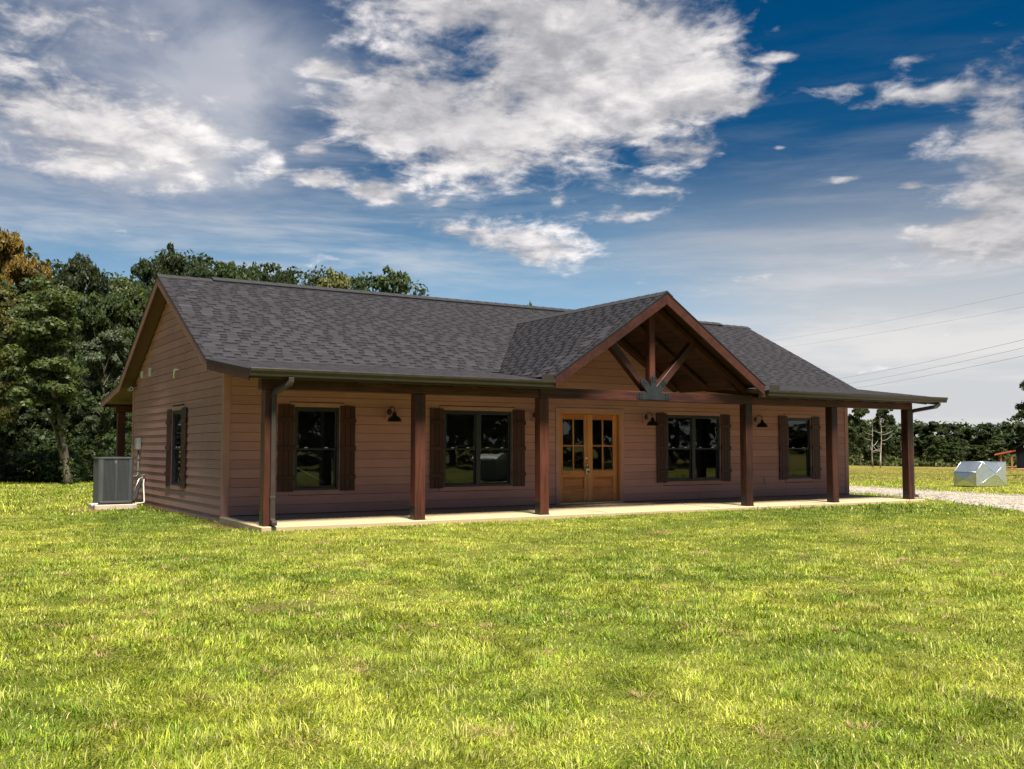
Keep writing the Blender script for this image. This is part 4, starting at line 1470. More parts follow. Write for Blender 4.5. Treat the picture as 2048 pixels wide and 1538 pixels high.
for fr, u, z in (('front', 13.76, 0.41), ('gable', 4.30, 0.43)):
    w = wbox(MB(), fr, u - 0.055, u + 0.055, 0.012, 0.030, z - 0.085, z + 0.085).build('outlet_cover', M['trim'] if fr == 'front' else M['greybox'], house, 0.004)
    wbox(MB(), fr, u - 0.032, u + 0.032, 0.0302, 0.055, z - 0.058, z + 0.058).build('outlet_flap', M['greybox'], w, 0.006)


# --- gooseneck wall lamps
def lamp(x, label):
    o = tag(empty('wall_lamp', (x, -0.02, 1.93)), label, 'lamp', 'gooseneck lamps along the porch wall')
    MB().box(-0.085, 0.085, -0.022, 0.0, -0.115, 0.115).build('mount_block', M['trim'], o, 0.005)
    bp = MB().lathe([(0.0, -0.045), (0.045, -0.043), (0.058, -0.030), (0.060, -0.0225)], (0, 0, 0.03), 20, 'y').build('backplate', M['lampblack'], o, 0, True)
    pts = [(0, -0.04, 0.03)] + [(0, -0.145 - 0.105 * math.cos(t), 0.045 + 0.09 * math.sin(t)) for t in np.linspace(math.pi, 0, 10)] + [(0, -0.25, -0.0)]
    MB().tube(pts, 0.0085, 8).build('arm', M['lampblack'], o, 0, True)
    sh = [(0.022, 0.02), (0.034, 0.012), (0.036, -0.02), (0.044, -0.034), (0.050, -0.055), (0.085, -0.072), (0.118, -0.100), (0.136, -0.135), (0.142, -0.165), (0.146, -0.166), (0.140, -0.166), (0.130, -0.137), (0.110, -0.106), (0.05, -0.07)]
    MB().lathe(sh, (0, -0.25, 0.0), 24).build('lamp_shade', M['lampblack'], o, 0, True)
    MB().lathe([(0.0, -0.06), (0.03, -0.07), (0.036, -0.10), (0.02, -0.135), (0.0, -0.14)], (0, -0.25, 0), 12).build('bulb', M['white'], o, 0, True)


lamp(3.27, 'black gooseneck wall lamp between the first two front windows, farthest from the doors')
lamp(6.74, 'black gooseneck wall lamp mostly hidden by the post left of the doors')
lamp(9.86, 'black gooseneck wall lamp just right of the double front doors')
lamp(13.42, 'black gooseneck wall lamp beside the small window at the right end')


# ------------------------------------------------------------------ air conditioner beside the gable
def air_conditioner():
    x0, x1, y0, y1, zb, zt = -1.275, -0.535, 5.20, 5.94, 0.025, 1.035
    o = tag(empty('air_conditioner', ((x0 + x1) / 2, (y0 + y1) / 2, -0.10)), 'grey louvred air conditioner condenser on a pad beside the gable wall', 'air conditioner')
    ox, oy, oz = o.location
    X0, X1, Y0, Y1, ZB, ZT = x0 - ox, x1 - ox, y0 - oy, y1 - oy, zb - oz, zt - oz
    MB().box(X0 - 0.07, X1 + 0.07, Y0 - 0.07, Y1 + 0.07, -0.06, 0.095).build('pad', M['pad'], o, 0.012)
    MB().box(X0 + 0.045, X1 - 0.045, Y0 + 0.045, Y1 - 0.045, ZB + 0.03, ZT - 0.05).build('coil', M['acdark'], o)
    MB().box(X0 + 0.01, X1 - 0.01, Y0 + 0.01, Y1 - 0.01, 0.096, ZB + 0.045).build('base_pan', M['acdark'], o, 0.006)
    # rounded corner posts
    r = 0.085
    for sx, sy in ((0, 0), (1, 0), (1, 1), (0, 1)):
        cx, cy = (X0 + r, X1 - r)[sx], (Y0 + r, Y1 - r)[sy]
        a0 = {(0, 0): math.pi, (1, 0): 1.5 * math.pi, (1, 1): 0.0, (0, 1): 0.5 * math.pi}[(sx, sy)]
        arc = [(cx + r * math.cos(a0 + t), cy + r * math.sin(a0 + t)) for t in np.linspace(0, math.pi / 2, 7)]
        inn = [(cx + (r - 0.02) * math.cos(a0 + t), cy + (r - 0.02) * math.sin(a0 + t)) for t in np.linspace(math.pi / 2, 0, 7)]
        MB().prism(arc + inn, 'z', ZB + 0.04, ZT - 0.03).build('corner_post', M['acgrey'], o)
    rim = []
    for (cx, cy, a0) in ((X0 + r, Y0 + r, math.pi), (X1 - r, Y0 + r, 1.5 * math.pi), (X1 - r, Y1 - r, 0.0), (X0 + r, Y1 - r, 0.5 * math.pi)):
        rim += [(cx + (r + 0.006) * math.cos(a0 + t), cy + (r + 0.006) * math.sin(a0 + t)) for t in np.linspace(0, math.pi / 2, 7)]
    MB().prism(rim, 'z', ZT - 0.035, ZT).build('top_cover', M['acgrey'], o, 0.004)
    MB().prism([(p[0] * 0.998, p[1] * 0.998) for p in rim], 'z', ZB + 0.002, ZB + 0.045).build('bottom_rail', M['acgrey'], o, 0.004)
    MB().lathe([(0.27, 0.0), (0.27, 0.012), (0.0, 0.02)], (0, 0, ZT + 0.001), 24).build('fan_guard', M['acdark'], o)
    # pressed louvre panels: staggered vertical slots between ribs
    for face in ('front', 'left', 'right', 'back'):
        mb = MB()
        a, b = (X0 + r, X1 - r) if face in ('front', 'back') else (Y0 + r, Y1 - r)

        def put(u0, u1, d, z0, z1):
            if face == 'front': mb.box(u0, u1, Y0 + d, Y0 + 0.022, z0, z1)
            elif face == 'back': mb.box(u0, u1, Y1 - 0.022, Y1 - d, z0, z1)
            elif face == 'left': mb.box(X0 + d, X0 + 0.022, u0, u1, z0, z1)
            else: mb.box(X1 - 0.022, X1 - d, u0, u1, z0, z1)
        n = 22
        st = (b - a) / n
        for i in range(n + 1):
            u = a + i * st
            wd = 0.011 if i not in (0, n // 2, n) else 0.026
            put(u - wd / 2, u + wd / 2, 0.004 if wd < 0.02 else 0.001, ZB + 0.05, ZT - 0.04)
        rows = 13
        for i in range(n):
            u = a + (i + 0.5) * st
            off = (i % 2) * 0.5
            for q in range(rows):
                z = ZB + 0.06 + (q + off) * (ZT - ZB - 0.12) / rows
                put(u - st * 0.36, u + st * 0.36, 0.007, z - 0.008, z + 0.008)
        tag(mb.build('louvre_panel', M['acgrey'], o), kind='stuff')
    MB().box(-0.035, 0.005, Y0 - 0.004, Y0 + 0.0005, ZT - 0.155, ZT - 0.085).build('badge', M['silver'], o, 0.002)
    # white drain elbow poking out on the left
    MB().tube([(X0 + 0.02, Y0 + 0.05, 0.115), (X0 - 0.10, Y0 + 0.0, 0.118), (X0 - 0.115, Y0 - 0.01, 0.105), (X0 - 0.118, Y0 - 0.012, 0.06)], 0.018, 10).build('drain_elbow', M['pvc'], o, 0, True)


air_conditioner()


def service_lines():
    o = tag(empty('disconnect_box', (-0.03, 7.10, 1.30)), 'grey electrical disconnect box on the gable wall above the air conditioner', 'electrical box')
    MB().box(-0.10, 0.0, -0.10, 0.10, -0.10, 0.17).build('enclosure', M['greybox'], o, 0.008)
    MB().box(-0.115, -0.1005, -0.085, 0.085, -0.085, 0.15).build('cover', M['greybox'], o, 0.006)
    MB().tube([(-0.04, 0, -0.10), (-0.04, 0, -0.62), (-0.05, -0.02, -0.70), (-0.12, -0.10, -0.76), (-0.2, -0.25, -0.74), (-0.26, -0.30, -0.80), (-0.30, -0.42, -0.92), (-0.45, -0.9, -0.80), (-0.52, -1.16, -0.74)], 0.022, 8).build('conduit', M['conduit'], o, 0, True)
    for z in (-0.33, -0.60):
        MB().box(-0.066, -0.005, -0.035, 0.035, z - 0.012, z + 0.012).build('strap', M['silver'], o, 0.003)
    o = tag(empty('refrigerant_line', (-0.03, 6.55, -0.10)), 'black foam wrapped refrigerant line leaving the gable wall beside the condenser', 'pipe')
    MB().box(-0.07, 0.0, -0.07, 0.07, 0.55, 0.72).build('wall_cover', M['silver'], o, 0.015)
    MB().tube([(-0.05, 0, 0.60), (-0.11, -0.05, 0.50), (-0.20, -0.20, 0.34), (-0.27, -0.42, 0.20), (-0.36, -0.60, 0.13), (-0.50, -0.62, 0.14)], 0.040, 9).build('foam_sleeve', M['foam'], o, 0, True)
    MB().tube([(-0.04, 0.03, 0.66), (-0.12, 0.02, 0.60), (-0.22, -0.10, 0.42), (-0.30, -0.34, 0.26), (-0.42, -0.56, 0.2)], 0.016, 8).build('foil_line', M['silver'], o, 0, True)
    o = tag(empty('drain_pipe', (-0.03, 6.28, -0.10)), 'thin white condensate drain pipe slanting down the gable wall', 'pipe')
    MB().tube([(-0.03, 0.16, 0.60), (-0.06, 0.08, 0.50), (-0.09, -0.20, 0.10), (-0.11, -0.22, 0.075), (-0.16, -0.23, 0.065), (-0.52, -0.35, 0.06)], 0.017, 9).build('pipe', M['pvc'], o, 0, True)


service_lines()


# ------------------------------------------------------------------ galvanised well cover
def well_cover():
    near = Vector((26.30, 2.35))
    az = HEAD + R(25)
    view = Vector((math.sin(az), math.cos(az)))
    scr = Vector((view.y, -view.x))
    a = R(38)
    eL = -(scr * math.cos(a) - view * math.sin(a))      # towards the left corner
    eR = scr * math.sin(a) + view * math.cos(a)         # towards the right corner
    zb = gz(near.x, near.y) - 0.02
    o = tag(empty('well_cover', (near.x, near.y, zb)), 'shiny galvanised sheet metal well cover with sloped lid beside the drive', 'metal box')
    P = lambda l, r_, z: (eL.x * l + eR.x * r_, eL.y * l + eR.y * r_, z)
    w, ln, h, hl, cut = 0.88, 1.56, 0.88, 0.54, 0.36
    MB().hexa([P(0.01, 0.01, -0.05), P(w - .01, 0.01, -0.05), P(w - .01, ln - .01, -0.05), P(0.01, ln - .01, -0.05),
               P(0.01, 0.01, 0.05), P(w - .01, 0.01, 0.05), P(w - .01, ln - .01, 0.05), P(0.01, ln - .01, 0.05)]).build('timber_base', M['barn_wood'], o, 0.004)

    def crossed(name, c, push):
        """sheet panel cross-broken: corners and a raised centre"""
        c = [Vector(q) for q in c]
        mid = sum(c, Vector()) / len(c)
        nrm = (c[1] - c[0]).cross(c[2] - c[0]).normalized()
        if nrm.dot(Vector((mid.x - P(w / 2, ln / 2, 0.4)[0], mid.y - P(w / 2, ln / 2, 0.4)[1], mid.z - 0.4))) < 0:
            nrm = -nrm
        m = mid + nrm * push
        mb = MB()
        for i in range(len(c)):
            mb.poly([c[i], c[(i + 1) % len(c)], m])
        return mb.build(name, M['galv'], o)
    z0 = 0.052
    crossed('end_panel', [P(0, 0, z0), P(w, 0, z0), P(w, 0, hl), P(0, 0, hl)], 0.07)
    MB().poly([P(0, 0, hl), P(w, 0, hl), P(w, cut, h), P(0, cut, h)]).build('sloped_lid', M['galv'], o)
    MB().poly([P(0, 0, hl), P(0, cut, h), P(0, 0.001, z0)]).build('side_gore', M['galv'], o)
    # side panel: pentagon broken from its corners
    c = [P(0, 0, z0), P(0, ln, z0), P(0, ln, h), P(0, cut, h)]
    mid = P(-0.10, ln * 0.56, 0.47)
    mb = MB()
    for i in range(4):
        mb.poly([c[i], c[(i + 1) % 4], mid])
    mb.build('side_panel', M['galv'], o)
    for q in c:
        MB().tube([q, mid], 0.008, 5).build('crease', M['galv'], o, 0, True)
    MB().poly([P(0, cut, h), P(0, ln, h), P(w, ln, h), P(w, cut, h)]).build('top_panel', M['galv'], o)
    MB().poly([P(w, 0, z0), P(w, ln, z0), P(w, ln, h), P(w, cut, h), P(w, 0, hl)]).build('side_panel', M['galv'], o)
    MB().poly([P(0, ln, z0), P(w, ln, z0), P(w, ln, h), P(0, ln, h)]).build('end_panel', M['galv'], o)
    MB().box(-0.02, 0.02, -0.02, 0.02, -0.03, 0.03).build('hasp', M['silver'], o, 0.004).location = P(w / 2, -0.05, hl * 0.5)
    for l in (0.0, w):
        MB().tube([P(l, 0, z0), P(l, 0, hl), P(l, cut, h), P(l, ln, h)], 0.010, 6).build('seam', M['galv'], o, 0, True)
    MB().tube([P(0, 0, hl), P(w, 0, hl)], 0.009, 6).build('seam', M['galv'], o, 0, True)
    MB().tube([P(0, cut, h), P(w, cut, h)], 0.009, 6).build('seam', M['galv'], o, 0, True)


well_cover()


# ------------------------------------------------------------------ far things: placing helper
def at(px, Z):
    """ground point on the bearing of a photo column, Z metres ahead"""
    r = (px - 1024) / 1984 * Z
    x = CAM.x + FX * Z + FY * r
    y = CAM.y + FY * Z - FX * r
    return x, y


def height_at(py, Z):
    return 1.24 + (896 - py) / 1984 * Z


# ------------------------------------------------------------------ barn
def barn():
    Z = 112
    x, y = at(2030, Z)
    z = gz(x, y)
    o = tag(empty('barn', (x, y, z - 0.1), -HEAD - R(27)), 'dark metal barn with rusty red lean-to roof at the far right edge', 'barn')
    hw = 6.5
    # local: x to the right of view, y away
    MB().prism([(0.0, 0.0), (2 * hw, 0.0), (2 * hw, 2.5), (hw, 5.8), (0.0, 2.5)], 'y', 0.0, 14.0).build('wall', M['barn'], o)
    for i in range(20):
        u = 0.3 + i * 0.62
        top = 2.5 + min(u, 2 * hw - u) * 3.3 / hw
        MB().box(u - 0.03, u + 0.03, -0.04, -0.002, 0.0, top - 0.05).build('metal_rib', M['barn'], o)
    rf = MB().hexa([(-0.3, -0.4, 2.36), (hw, -0.4, 5.84), (hw, 14.4, 5.84), (-0.3, 14.4, 2.36), (-0.3, -0.4, 2.46), (hw, -0.4, 5.94), (hw, 14.4, 5.94), (-0.3, 14.4, 2.46)]).build('roof', M['barn'], o)
    MB().hexa([(hw, -0.4, 5.83), (2 * hw + .3, -0.4, 2.35), (2 * hw + .3, 14.4, 2.35), (hw, 14.4, 5.83), (hw, -0.4, 5.93), (2 * hw + .3, -0.4, 2.45), (2 * hw + .3, 14.4, 2.45), (hw, 14.4, 5.93)]).build('roof', M['barn'], o)
    MB().hexa([(-2.2, -0.3, 1.62), (-0.05, -0.3, 2.10), (-0.05, 8, 2.10), (-2.2, 8, 1.62), (-2.2, -0.3, 1.78), (-0.05, -0.3, 2.26), (-0.05, 8, 2.26), (-2.2, 8, 1.78)]).build('lean_to_roof', M['barn_red'], o)
    for u, yy in ((-1.55, 0.0), (-0.45, 0.0), (-1.55, 3.8), (-1.55, 7.5)):
        MB().box(u - 0.09, u + 0.09, yy - 0.09, yy + 0.09, -0.3, 1.72).build('lean_to_post', M['barn_wood'], o)
    MB().box(0.75, 1.0, -0.12, -0.005, 2.55, 2.75).build('barn_light', M['white'], o)
    # strip of bare clay in front
    mb = MB()
    pts = []
    for i in range(15):
        px = 1985 + i * 12
        for Zk in (101.0 + random.uniform(-.8, .8), 107.5 + random.uniform(-.8, .8)):
            a, b = at(px, Zk)
            pts.append((a, b, gz(a, b) + 0.06))
    mb.v = pts
    mb.f = [(2 * i, 2 * i + 2, 2 * i + 3, 2 * i + 1) for i in range(14)]
    tag(mb.build('dirt_track', M['clay']), 'strip of bare orange clay in front of the dark barn', 'track', kind='structure')


barn()


# ------------------------------------------------------------------ power lines
def wires():
    spec = [((2130, 567), (1480, 690), 'highest and faintest of the power wires in the right hand sky'),
            ((2130, 598), (1480, 704), 'second power wire from the top in the right hand sky'),
            ((2130, 660), (1600, 768), 'third power wire from the top, upper of the lower three'),
            ((2130, 677), (1600, 780), 'fourth power wire from the top, just below the middle'),
            ((2130, 694), (1600, 790), 'lowest power wire just above the right end of the roof')]
    for i, (a, b, lab) in enumerate(spec):
        Za, Zb = (46, 110) if i > 1 else (52, 120)
        pa = Vector((*at(a[0], Za), height_at(a[1], Za)))
        pb = Vector((*at(b[0], Zb), height_at(b[1], Zb)))
        dd = pb - pa
        pts = [pa + dd * t + Vector((0, 0, -1.2 * 4 * t * (1 - t) * 0.25)) for t in np.linspace(-0.5, 1.6, 30)]
        o = MB().tube(pts, 0.006 if i < 2 else 0.009, 5).build('power_line', M['wire'])
        tag(o, lab, 'power line', 'power wires crossing the right hand sky')


wires()


# ------------------------------------------------------------------ trees
def leaves(cent, rad, n, size, r, flat=0.25):
    """n leaf quads round each clump centre -> verts, tint"""
    k = len(cent)
    c = np.repeat(cent, n, 0)
    rr_ = np.repeat(rad, n)
    d = r.normal(size=(k * n, 3))
    d /= np.linalg.norm(d, axis=1)[:, None]
    d[:, 2] = np.where(d[:, 2] < -0.35, -d[:, 2] * 0.6, d[:, 2])
    rad_ = rr_ * r.uniform(0.45, 1.05, k * n) ** 0.6
    p = c + d * rad_[:, None] * np.array([1, 1, 0.75])
    nrm = d * 0.8 + r.normal(size=d.shape) * 0.55 + np.array([0, 0, flat])
    nrm /= np.linalg.norm(nrm, axis=1)[:, None]
    t = r.normal(size=d.shape)
    t -= nrm * np.sum(t * nrm, 1)[:, None]
    t /= np.linalg.norm(t, axis=1)[:, None]
    b = np.cross(nrm, t)
    s = size * r.uniform(0.6, 1.35, k * n)[:, None]
    droop = -nrm * s * 0.12
    v = np.stack([p - t * s, p + b * s * 0.55 + droop, p + t * s, p - b * s * 0.55 + droop], 1)
    tint = np.clip(np.repeat(r.normal(0.45, 0.16, k), n) + r.normal(0, 0.2, k * n), 0, 1)
    return v.reshape(-1, 3), np.repeat(tint, 4)


def leaf_mesh(name, v, tint, mat):
    n = len(v) // 4
    return raw_mesh(name, v, np.arange(4 * n), np.full(n, 4), mat, {'tint': ('FLOAT', tint)})


def tree_proto(seed, H, Rc, zb, lobes, clumps, nleaf, size, spread=1.0, taper=0.0, lean=0.0):
    """returns (trunk mesh builder, leaf verts, tint) in its own frame"""
    r = np.random.default_rng(seed)
    rl = random.Random(seed)
    tr = MB()
    top = zb + (H - zb) * 0.7
    path = []
    for i in range(7):
        t = i / 6
        path.append((lean * t * t + 0.12 * rl.uniform(-1, 1) * t * 2, 0.12 * rl.uniform(-1, 1) * t * 2, -0.3 + (top + 0.3) * t))
    r0 = H * 0.021
    tr.tube(path, [r0 * (1.25 if i == 0 else 1 - 0.75 * i / 6) for i in range(7)], 8)
    cen = []
    for i in range(lobes):
        t = (i + 0.5) / lobes
        z = zb + (H - zb) * (0.10 + 0.80 * t)
        prof = math.sin(math.pi * (0.16 + 0.74 * t)) ** 0.8 * (1 - taper * t)
        a = i * 2.399 + rl.uniform(-0.5, 0.5)
        rad = Rc * prof * rl.uniform(0.45, 0.72) * spread
        cen.append((lean * (z / H) ** 2 + rad * math.cos(a), rad * math.sin(a), z, Rc * rl.uniform(0.34, 0.50) * (0.7 + 0.3 * prof)))
    cen.append((lean, 0, H - Rc * 0.34, Rc * 0.36))
    C_, Rr = [], []
    for (x, y, z, rad) in cen:
        # limb to each lobe
        zs = max(zb * 0.8, z - rad * 1.6)
        k_ = min(zs / top, 1)
        p0 = Vector((lean * k_ * k_, 0, min(zs, top * 0.97)))
        p2 = Vector((x, y, z))
        pm = (p0 + p2) / 2 + Vector((0, 0, -0.1 * rad))
        tr.tube([p0, pm, p2], [r0 * 0.36, r0 * 0.24, r0 * 0.08], 5)
        for q in range(clumps):
            d = r.normal(size=3)
            d /= np.linalg.norm(d)
            if d[2] < -0.5: d[2] *= -0.5
            rr2 = rad * r.uniform(0.55, 1.0)
            C_.append((x + d[0] * rr2, y + d[1] * rr2, z + d[2] * rr2 * 0.8))
            Rr.append(rad * r.uniform(0.26, 0.46))
    v, t = leaves(np.array(C_), np.array(Rr), nleaf, size, r)
    return tr, v, t


PROTO = {}


def add_proto(key, *a, **k):
    tr, v, t = tree_proto(*a, **k)
    tm = tr.build('trunk', M['bark'])
    PROTO[key] = (tm.data, leaf_mesh('crown', v, t, L['mid']))
    bpy.data.objects.remove(tm)


add_proto('round', 1, 12, 4.4, 1.8, 13, 15, 120, 0.16)
add_proto('broad', 2, 12, 5.2, 1.5, 15, 15, 110, 0.17)
add_proto('tall', 3, 12, 3.4, 2.6, 13, 15, 115, 0.15)
add_proto('lofty', 4, 12, 3.8, 4.6, 11, 15, 110, 0.155)
add_proto('airy', 5, 12, 3.6, 3.0, 13, 9, 60, 0.17, spread=1.3)
add_proto('low', 6, 12, 5.4, 0.6, 14, 13, 100, 0.20)
add_proto('small', 7, 12, 4.6, 1.2, 10, 13, 80, 0.30)
add_proto('small2', 8, 12, 4.2, 0.9, 11, 13, 80, 0.30)


def tree(name, key, px, Z, py_top, wpx, leaf, label, group, rz=None, zoff=0.0, xy=None, height=None):
    x, y = at(px, Z) if xy is None else xy
    g = gz(x, y)
    h = (height_at(py_top, Z) - g) if height is None else height
    base_r = {'round': 4.4, 'broad': 5.2, 'tall': 3.4, 'lofty': 3.8, 'airy': 3.9, 'low': 5.4, 'small': 4.6, 'small2': 4.2}[key]
    sw = (wpx / 1984 * Z / 2) / base_r
    o = tag(empty(name, (x, y, g), random.uniform(0, 6.28) if rz is None else rz), label, 'tree', group)
    o.scale = (sw, sw, h / 12.2)
    for nm, me in zip(('trunk', 'crown'), PROTO[key]):
        c = link(bpy.data.objects.new(nm, me), o)
        if nm == 'crown':
            c.material_slots[0].link = 'OBJECT'
            c.material_slots[0].material = L[leaf]
    return o


r0_ = np.random.default_rng(44)
WG = 'trees of the wood on the left'
wood_l = [
    # name, proto, px, Z, top py, width px, leaf, label
    ('broadleaf_tree', 'round', 18, 54, 450, 150, 'autumn', 'tree with orange yellow autumn crown at the top left edge'),
    ('broadleaf_tree', 'broad', 148, 50, 497, 165, 'dark', 'tall dark green tree just right of the orange one on the skyline'),
    ('broadleaf_tree', 'round', 286, 60, 502, 120, 'dark', 'dark skyline tree directly above the peak of the left gable'),
    ('broadleaf_tree', 'lofty', 352, 63, 494, 115, 'dark', 'highest dark rounded crown behind the left end of the roof ridge'),
    ('broadleaf_tree', 'round', 440, 66, 507, 150, 'mid', 'mid green rounded crown over the roof ridge, right of the highest dark crown'),
    ('broadleaf_tree', 'round', 545, 70, 526, 130, 'dark', 'dark crown over the roof ridge, left of the thin see-through crowns'),
    ('broadleaf_tree', 'airy', 655, 76, 526, 120, 'olive', 'thin yellowish see-through crown above the roof, left of two'),
    ('broadleaf_tree', 'airy', 770, 80, 522, 140, 'mid', 'open leggy crown above the roof, right of two with sky gaps'),
    ('broadleaf_tree', 'airy', 845, 86, 570, 90, 'dark', 'low dark crown where the wood sinks behind the roof ridge'),
    ('broadleaf_tree', 'airy', 1060, 92, 596, 50, 'mid', 'lone treetop tuft peeping over the ridge left of the entry gable'),
    ('broadleaf_tree', 'airy', 990, 95, 603, 40, 'dark', 'tiny treetop barely showing over the ridge middle'),
    ('broadleaf_tree', 'round', 398, 68, 512, 120, 'dark', 'dark crown filling the gap right of the highest crown above the ridge'),
    ('broadleaf_tree', 'round', 498, 72, 518, 120, 'mid', 'green crown above the middle of the left roof ridge'),
    ('broadleaf_tree', 'airy', 712, 84, 545, 100, 'dark', 'dark loose crown between the two see-through crowns'),
    ('broadleaf_tree', 'tall', -25, 37.5, 545, 175, 'olive', 'nearest pale olive tree cut by the left edge, foliage to the ground'),
    ('broadleaf_tree', 'tall', 40, 50, 585, 110, 'pale', 'pale green tree below the orange crown'),
    ('broadleaf_tree', 'round', 205, 47, 572, 150, 'mid', 'mid green tree left of the gable peak in the middle of the wood'),
    ('broadleaf_tree', 'tall', 262, 52, 552, 120, 'pale', 'light green crown touching the left rake of the gable'),
    ('broadleaf_tree', 'tall', 205, 41.5, 655, 125, 'silver', 'silvery green smaller tree in front, between leaning trunk and gable'),
    ('broadleaf_tree', 'low', -60, 41, 690, 190, 'mid', 'leafy low tree at the far left edge under the olive one'),
    ('broadleaf_tree', 'low', 22, 43, 780, 150, 'dark', 'low dark bushy tree at the foot of the wood, left of the leaning trunk'),
    ('broadleaf_tree', 'low', 215, 46, 760, 170, 'dark', 'low dark bushy tree behind the air conditioner'),
    ('broadleaf_tree', 'low', 120, 52, 700, 190, 'dark', 'dark tree filling the shade behind the leaning trunk'),
    ('broadleaf_tree', 'round', 90, 56, 540, 150, 'dark', 'dark tree between the orange crown and the tall dark one'),
    ('broadleaf_tree', 'round', 345, 56, 560, 170, 'mid', 'mid green tree hidden low behind the roof peak'),
    ('broadleaf_tree', 'round', 600, 82, 556, 130, 'dark', 'dark lower crown behind the thin yellowish one'),
    ('broadleaf_tree', 'round', 480, 78, 540, 140, 'olive', 'olive tinted crown low behind the ridge between darker ones'),
]
for nm, key, px, Z, py, wpx, lf, lab in wood_l:
    tree(nm, key, px, Z, py, wpx, lf, lab, WG)


for i_, (px, Z, hh, wd, lf) in enumerate(((-150, 42, 12, 250, 'mid'), (-330, 40, 13, 300, 'dark'), (-520, 40, 12, 330, 'mid'), (-760, 38, 13, 380, 'dark'), (-1000, 37, 12, 400, 'mid'), (-1250, 36, 12, 400, 'dark'))):
    tree('broadleaf_tree', ('low', 'round')[i_ % 2], px, Z, 0, wd, lf, 'tree of the left wood beyond the picture edge, mirrored in the gable window', 'trees mirrored in the gable window', height=hh)
spots = []
for i in range(260):
    u = r0_.random()
    x, y = at(-160 - u * 1250, 50 - u * 6 + r0_.uniform(0, 8))
    spots.append((x, y, gz(x, y) + 9.5 * r0_.random(), r0_.uniform(0.9, 1.7)))
EDGE = spots

# leaning vine-clad tree at the edge of the wood
def leaning_tree():
    Z = 37.0
    x, y = at(140, Z)
    g = gz(x, y)
    o = tag(empty('leaning_tree', (x, y, g)), 'tree with pale leaning vine clad trunk at the front edge of the wood', 'tree', WG)
    rt = Vector((FY, -FX, 0))
    fw = Vector((FX, FY, 0))

    def P(px, py, d=0.0):
        return rt * ((px - 140) / 1984 * Z) + fw * d + Vector((0, 0, height_at(py, Z) - g))
    trunk = [P(141, 978), P(137, 940), P(130, 905, .1), P(122, 860, .1), P(114, 810, 0), P(104, 775, -.1), P(92, 750, -.2), P(86, 715, -.1)]
    tm = MB().tube(trunk, [0.17, 0.13, 0.115, 0.10, 0.09, 0.08, 0.055, 0.03], 9).build('trunk', M['bark'], o, 0, True)
    MB().tube([P(128, 920), P(110, 868, .2), P(94, 838, .3), P(80, 812, .3)], [0.09, 0.07, 0.05, 0.02], 7).build('limb', M['bark'], tm, 0, True)
    MB().tube([P(112, 800), P(124, 760, .1), P(128, 730, .2)], [0.07, 0.05, 0.02], 7).build('limb', M['bark'], tm, 0, True)
    r = np.random.default_rng(77)
    cl, rd = [], []
    for (px, py, w, h, n) in ((98, 650, 38, 55, 46), (92, 720, 40, 38, 34), (75, 690, 26, 35, 18), (118, 745, 26, 26, 16), (100, 600, 26, 26, 14), (66, 800, 26, 20, 10), (125, 790, 18, 22, 8)):
        for i in range(n):
            q = P(px + r.normal(0, w * 0.5), py + r.normal(0, h * 0.5), r.normal(0, 0.6))
            cl.append(q); rd.append(r.uniform(0.22, 0.48))
    v, t = leaves(np.array(cl), np.array(rd), 130, 0.085, r)
    link(bpy.data.objects.new('crown', leaf_mesh('crown', v, t, L['pale'])), o)
    cl, rd = [], []
    for i in range(40):
        t_ = r.uniform(0.05, 0.62)
        a, b = trunk[int(t_ * 7)], trunk[min(int(t_ * 7) + 1, 7)]
        q = a.lerp(b, t_ * 7 % 1) + Vector((r.normal(0, .09), r.normal(0, .09), 0))
        cl.append(q); rd.append(r.uniform(0.10, 0.2))
    v, t = leaves(np.array(cl), np.array(rd), 40, 0.075, r)
    link(bpy.data.objects.new('vine', leaf_mesh('vine', v, t, L['mid'])), o)


leaning_tree()


def leaf_mass(name, spots, nleaf, size, mat, label, cat, seed):
    r = np.random.default_rng(seed)
    cl, rd = [], []
    for (x, y, z, rad) in spots:
        cl.append((x, y, z)); rd.append(rad)
    v, t = leaves(np.array(cl), np.array(rd), nleaf, size, r)
    tag(link(bpy.data.objects.new(name, leaf_mesh(name, v, t, mat))), label, cat, kind='stuff')


# depth of the wood behind the front trees, one dark mass
r_ = np.random.default_rng(91)
spots = []
for i in range(520):
    u = r_.random()
    px = -160 + u * 1160
    Z = 58 + u * 40 + r_.uniform(0, 8)
    x, y = at(px, Z)
    sky_py = np.interp(px, [-160, 60, 215, 300, 420, 600, 800, 900, 1000], [505, 520, 580, 515, 522, 542, 572, 618, 640])
    top = height_at(sky_py, Z)
    spots.append((x, y, gz(x, y) + r_.uniform(0.0, 1.0) * (top - gz(x, y)), r_.uniform(0.9, 1.7)))
for i in range(330):
    px = r_.uniform(-140, 330)
    Z = r_.uniform(49, 57)
    x, y = at(px, Z)
    top = height_at(np.interp(px, [-140, 60, 215, 330], [560, 560, 620, 590]), Z)
    spots.append((x, y, gz(x, y) + r_.uniform(0.0, 1.0) * (top - gz(x, y)), r_.uniform(0.7, 1.3)))
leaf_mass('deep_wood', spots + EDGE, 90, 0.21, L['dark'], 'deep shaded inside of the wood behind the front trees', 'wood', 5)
spots = []
for i in range(170):
    px = r_.uniform(-120, 300)
    Z = r_.uniform(38.5, 47)
    x, y = at(px, Z)
    spots.append((x, y, gz(x, y) + abs(r_.normal(0, 0.9)), r_.uniform(0.4, 0.9)))
leaf_mass('undergrowth', spots, 110, 0.11, L['dark'], 'dark undergrowth along the foot of the left wood', 'undergrowth', 6)

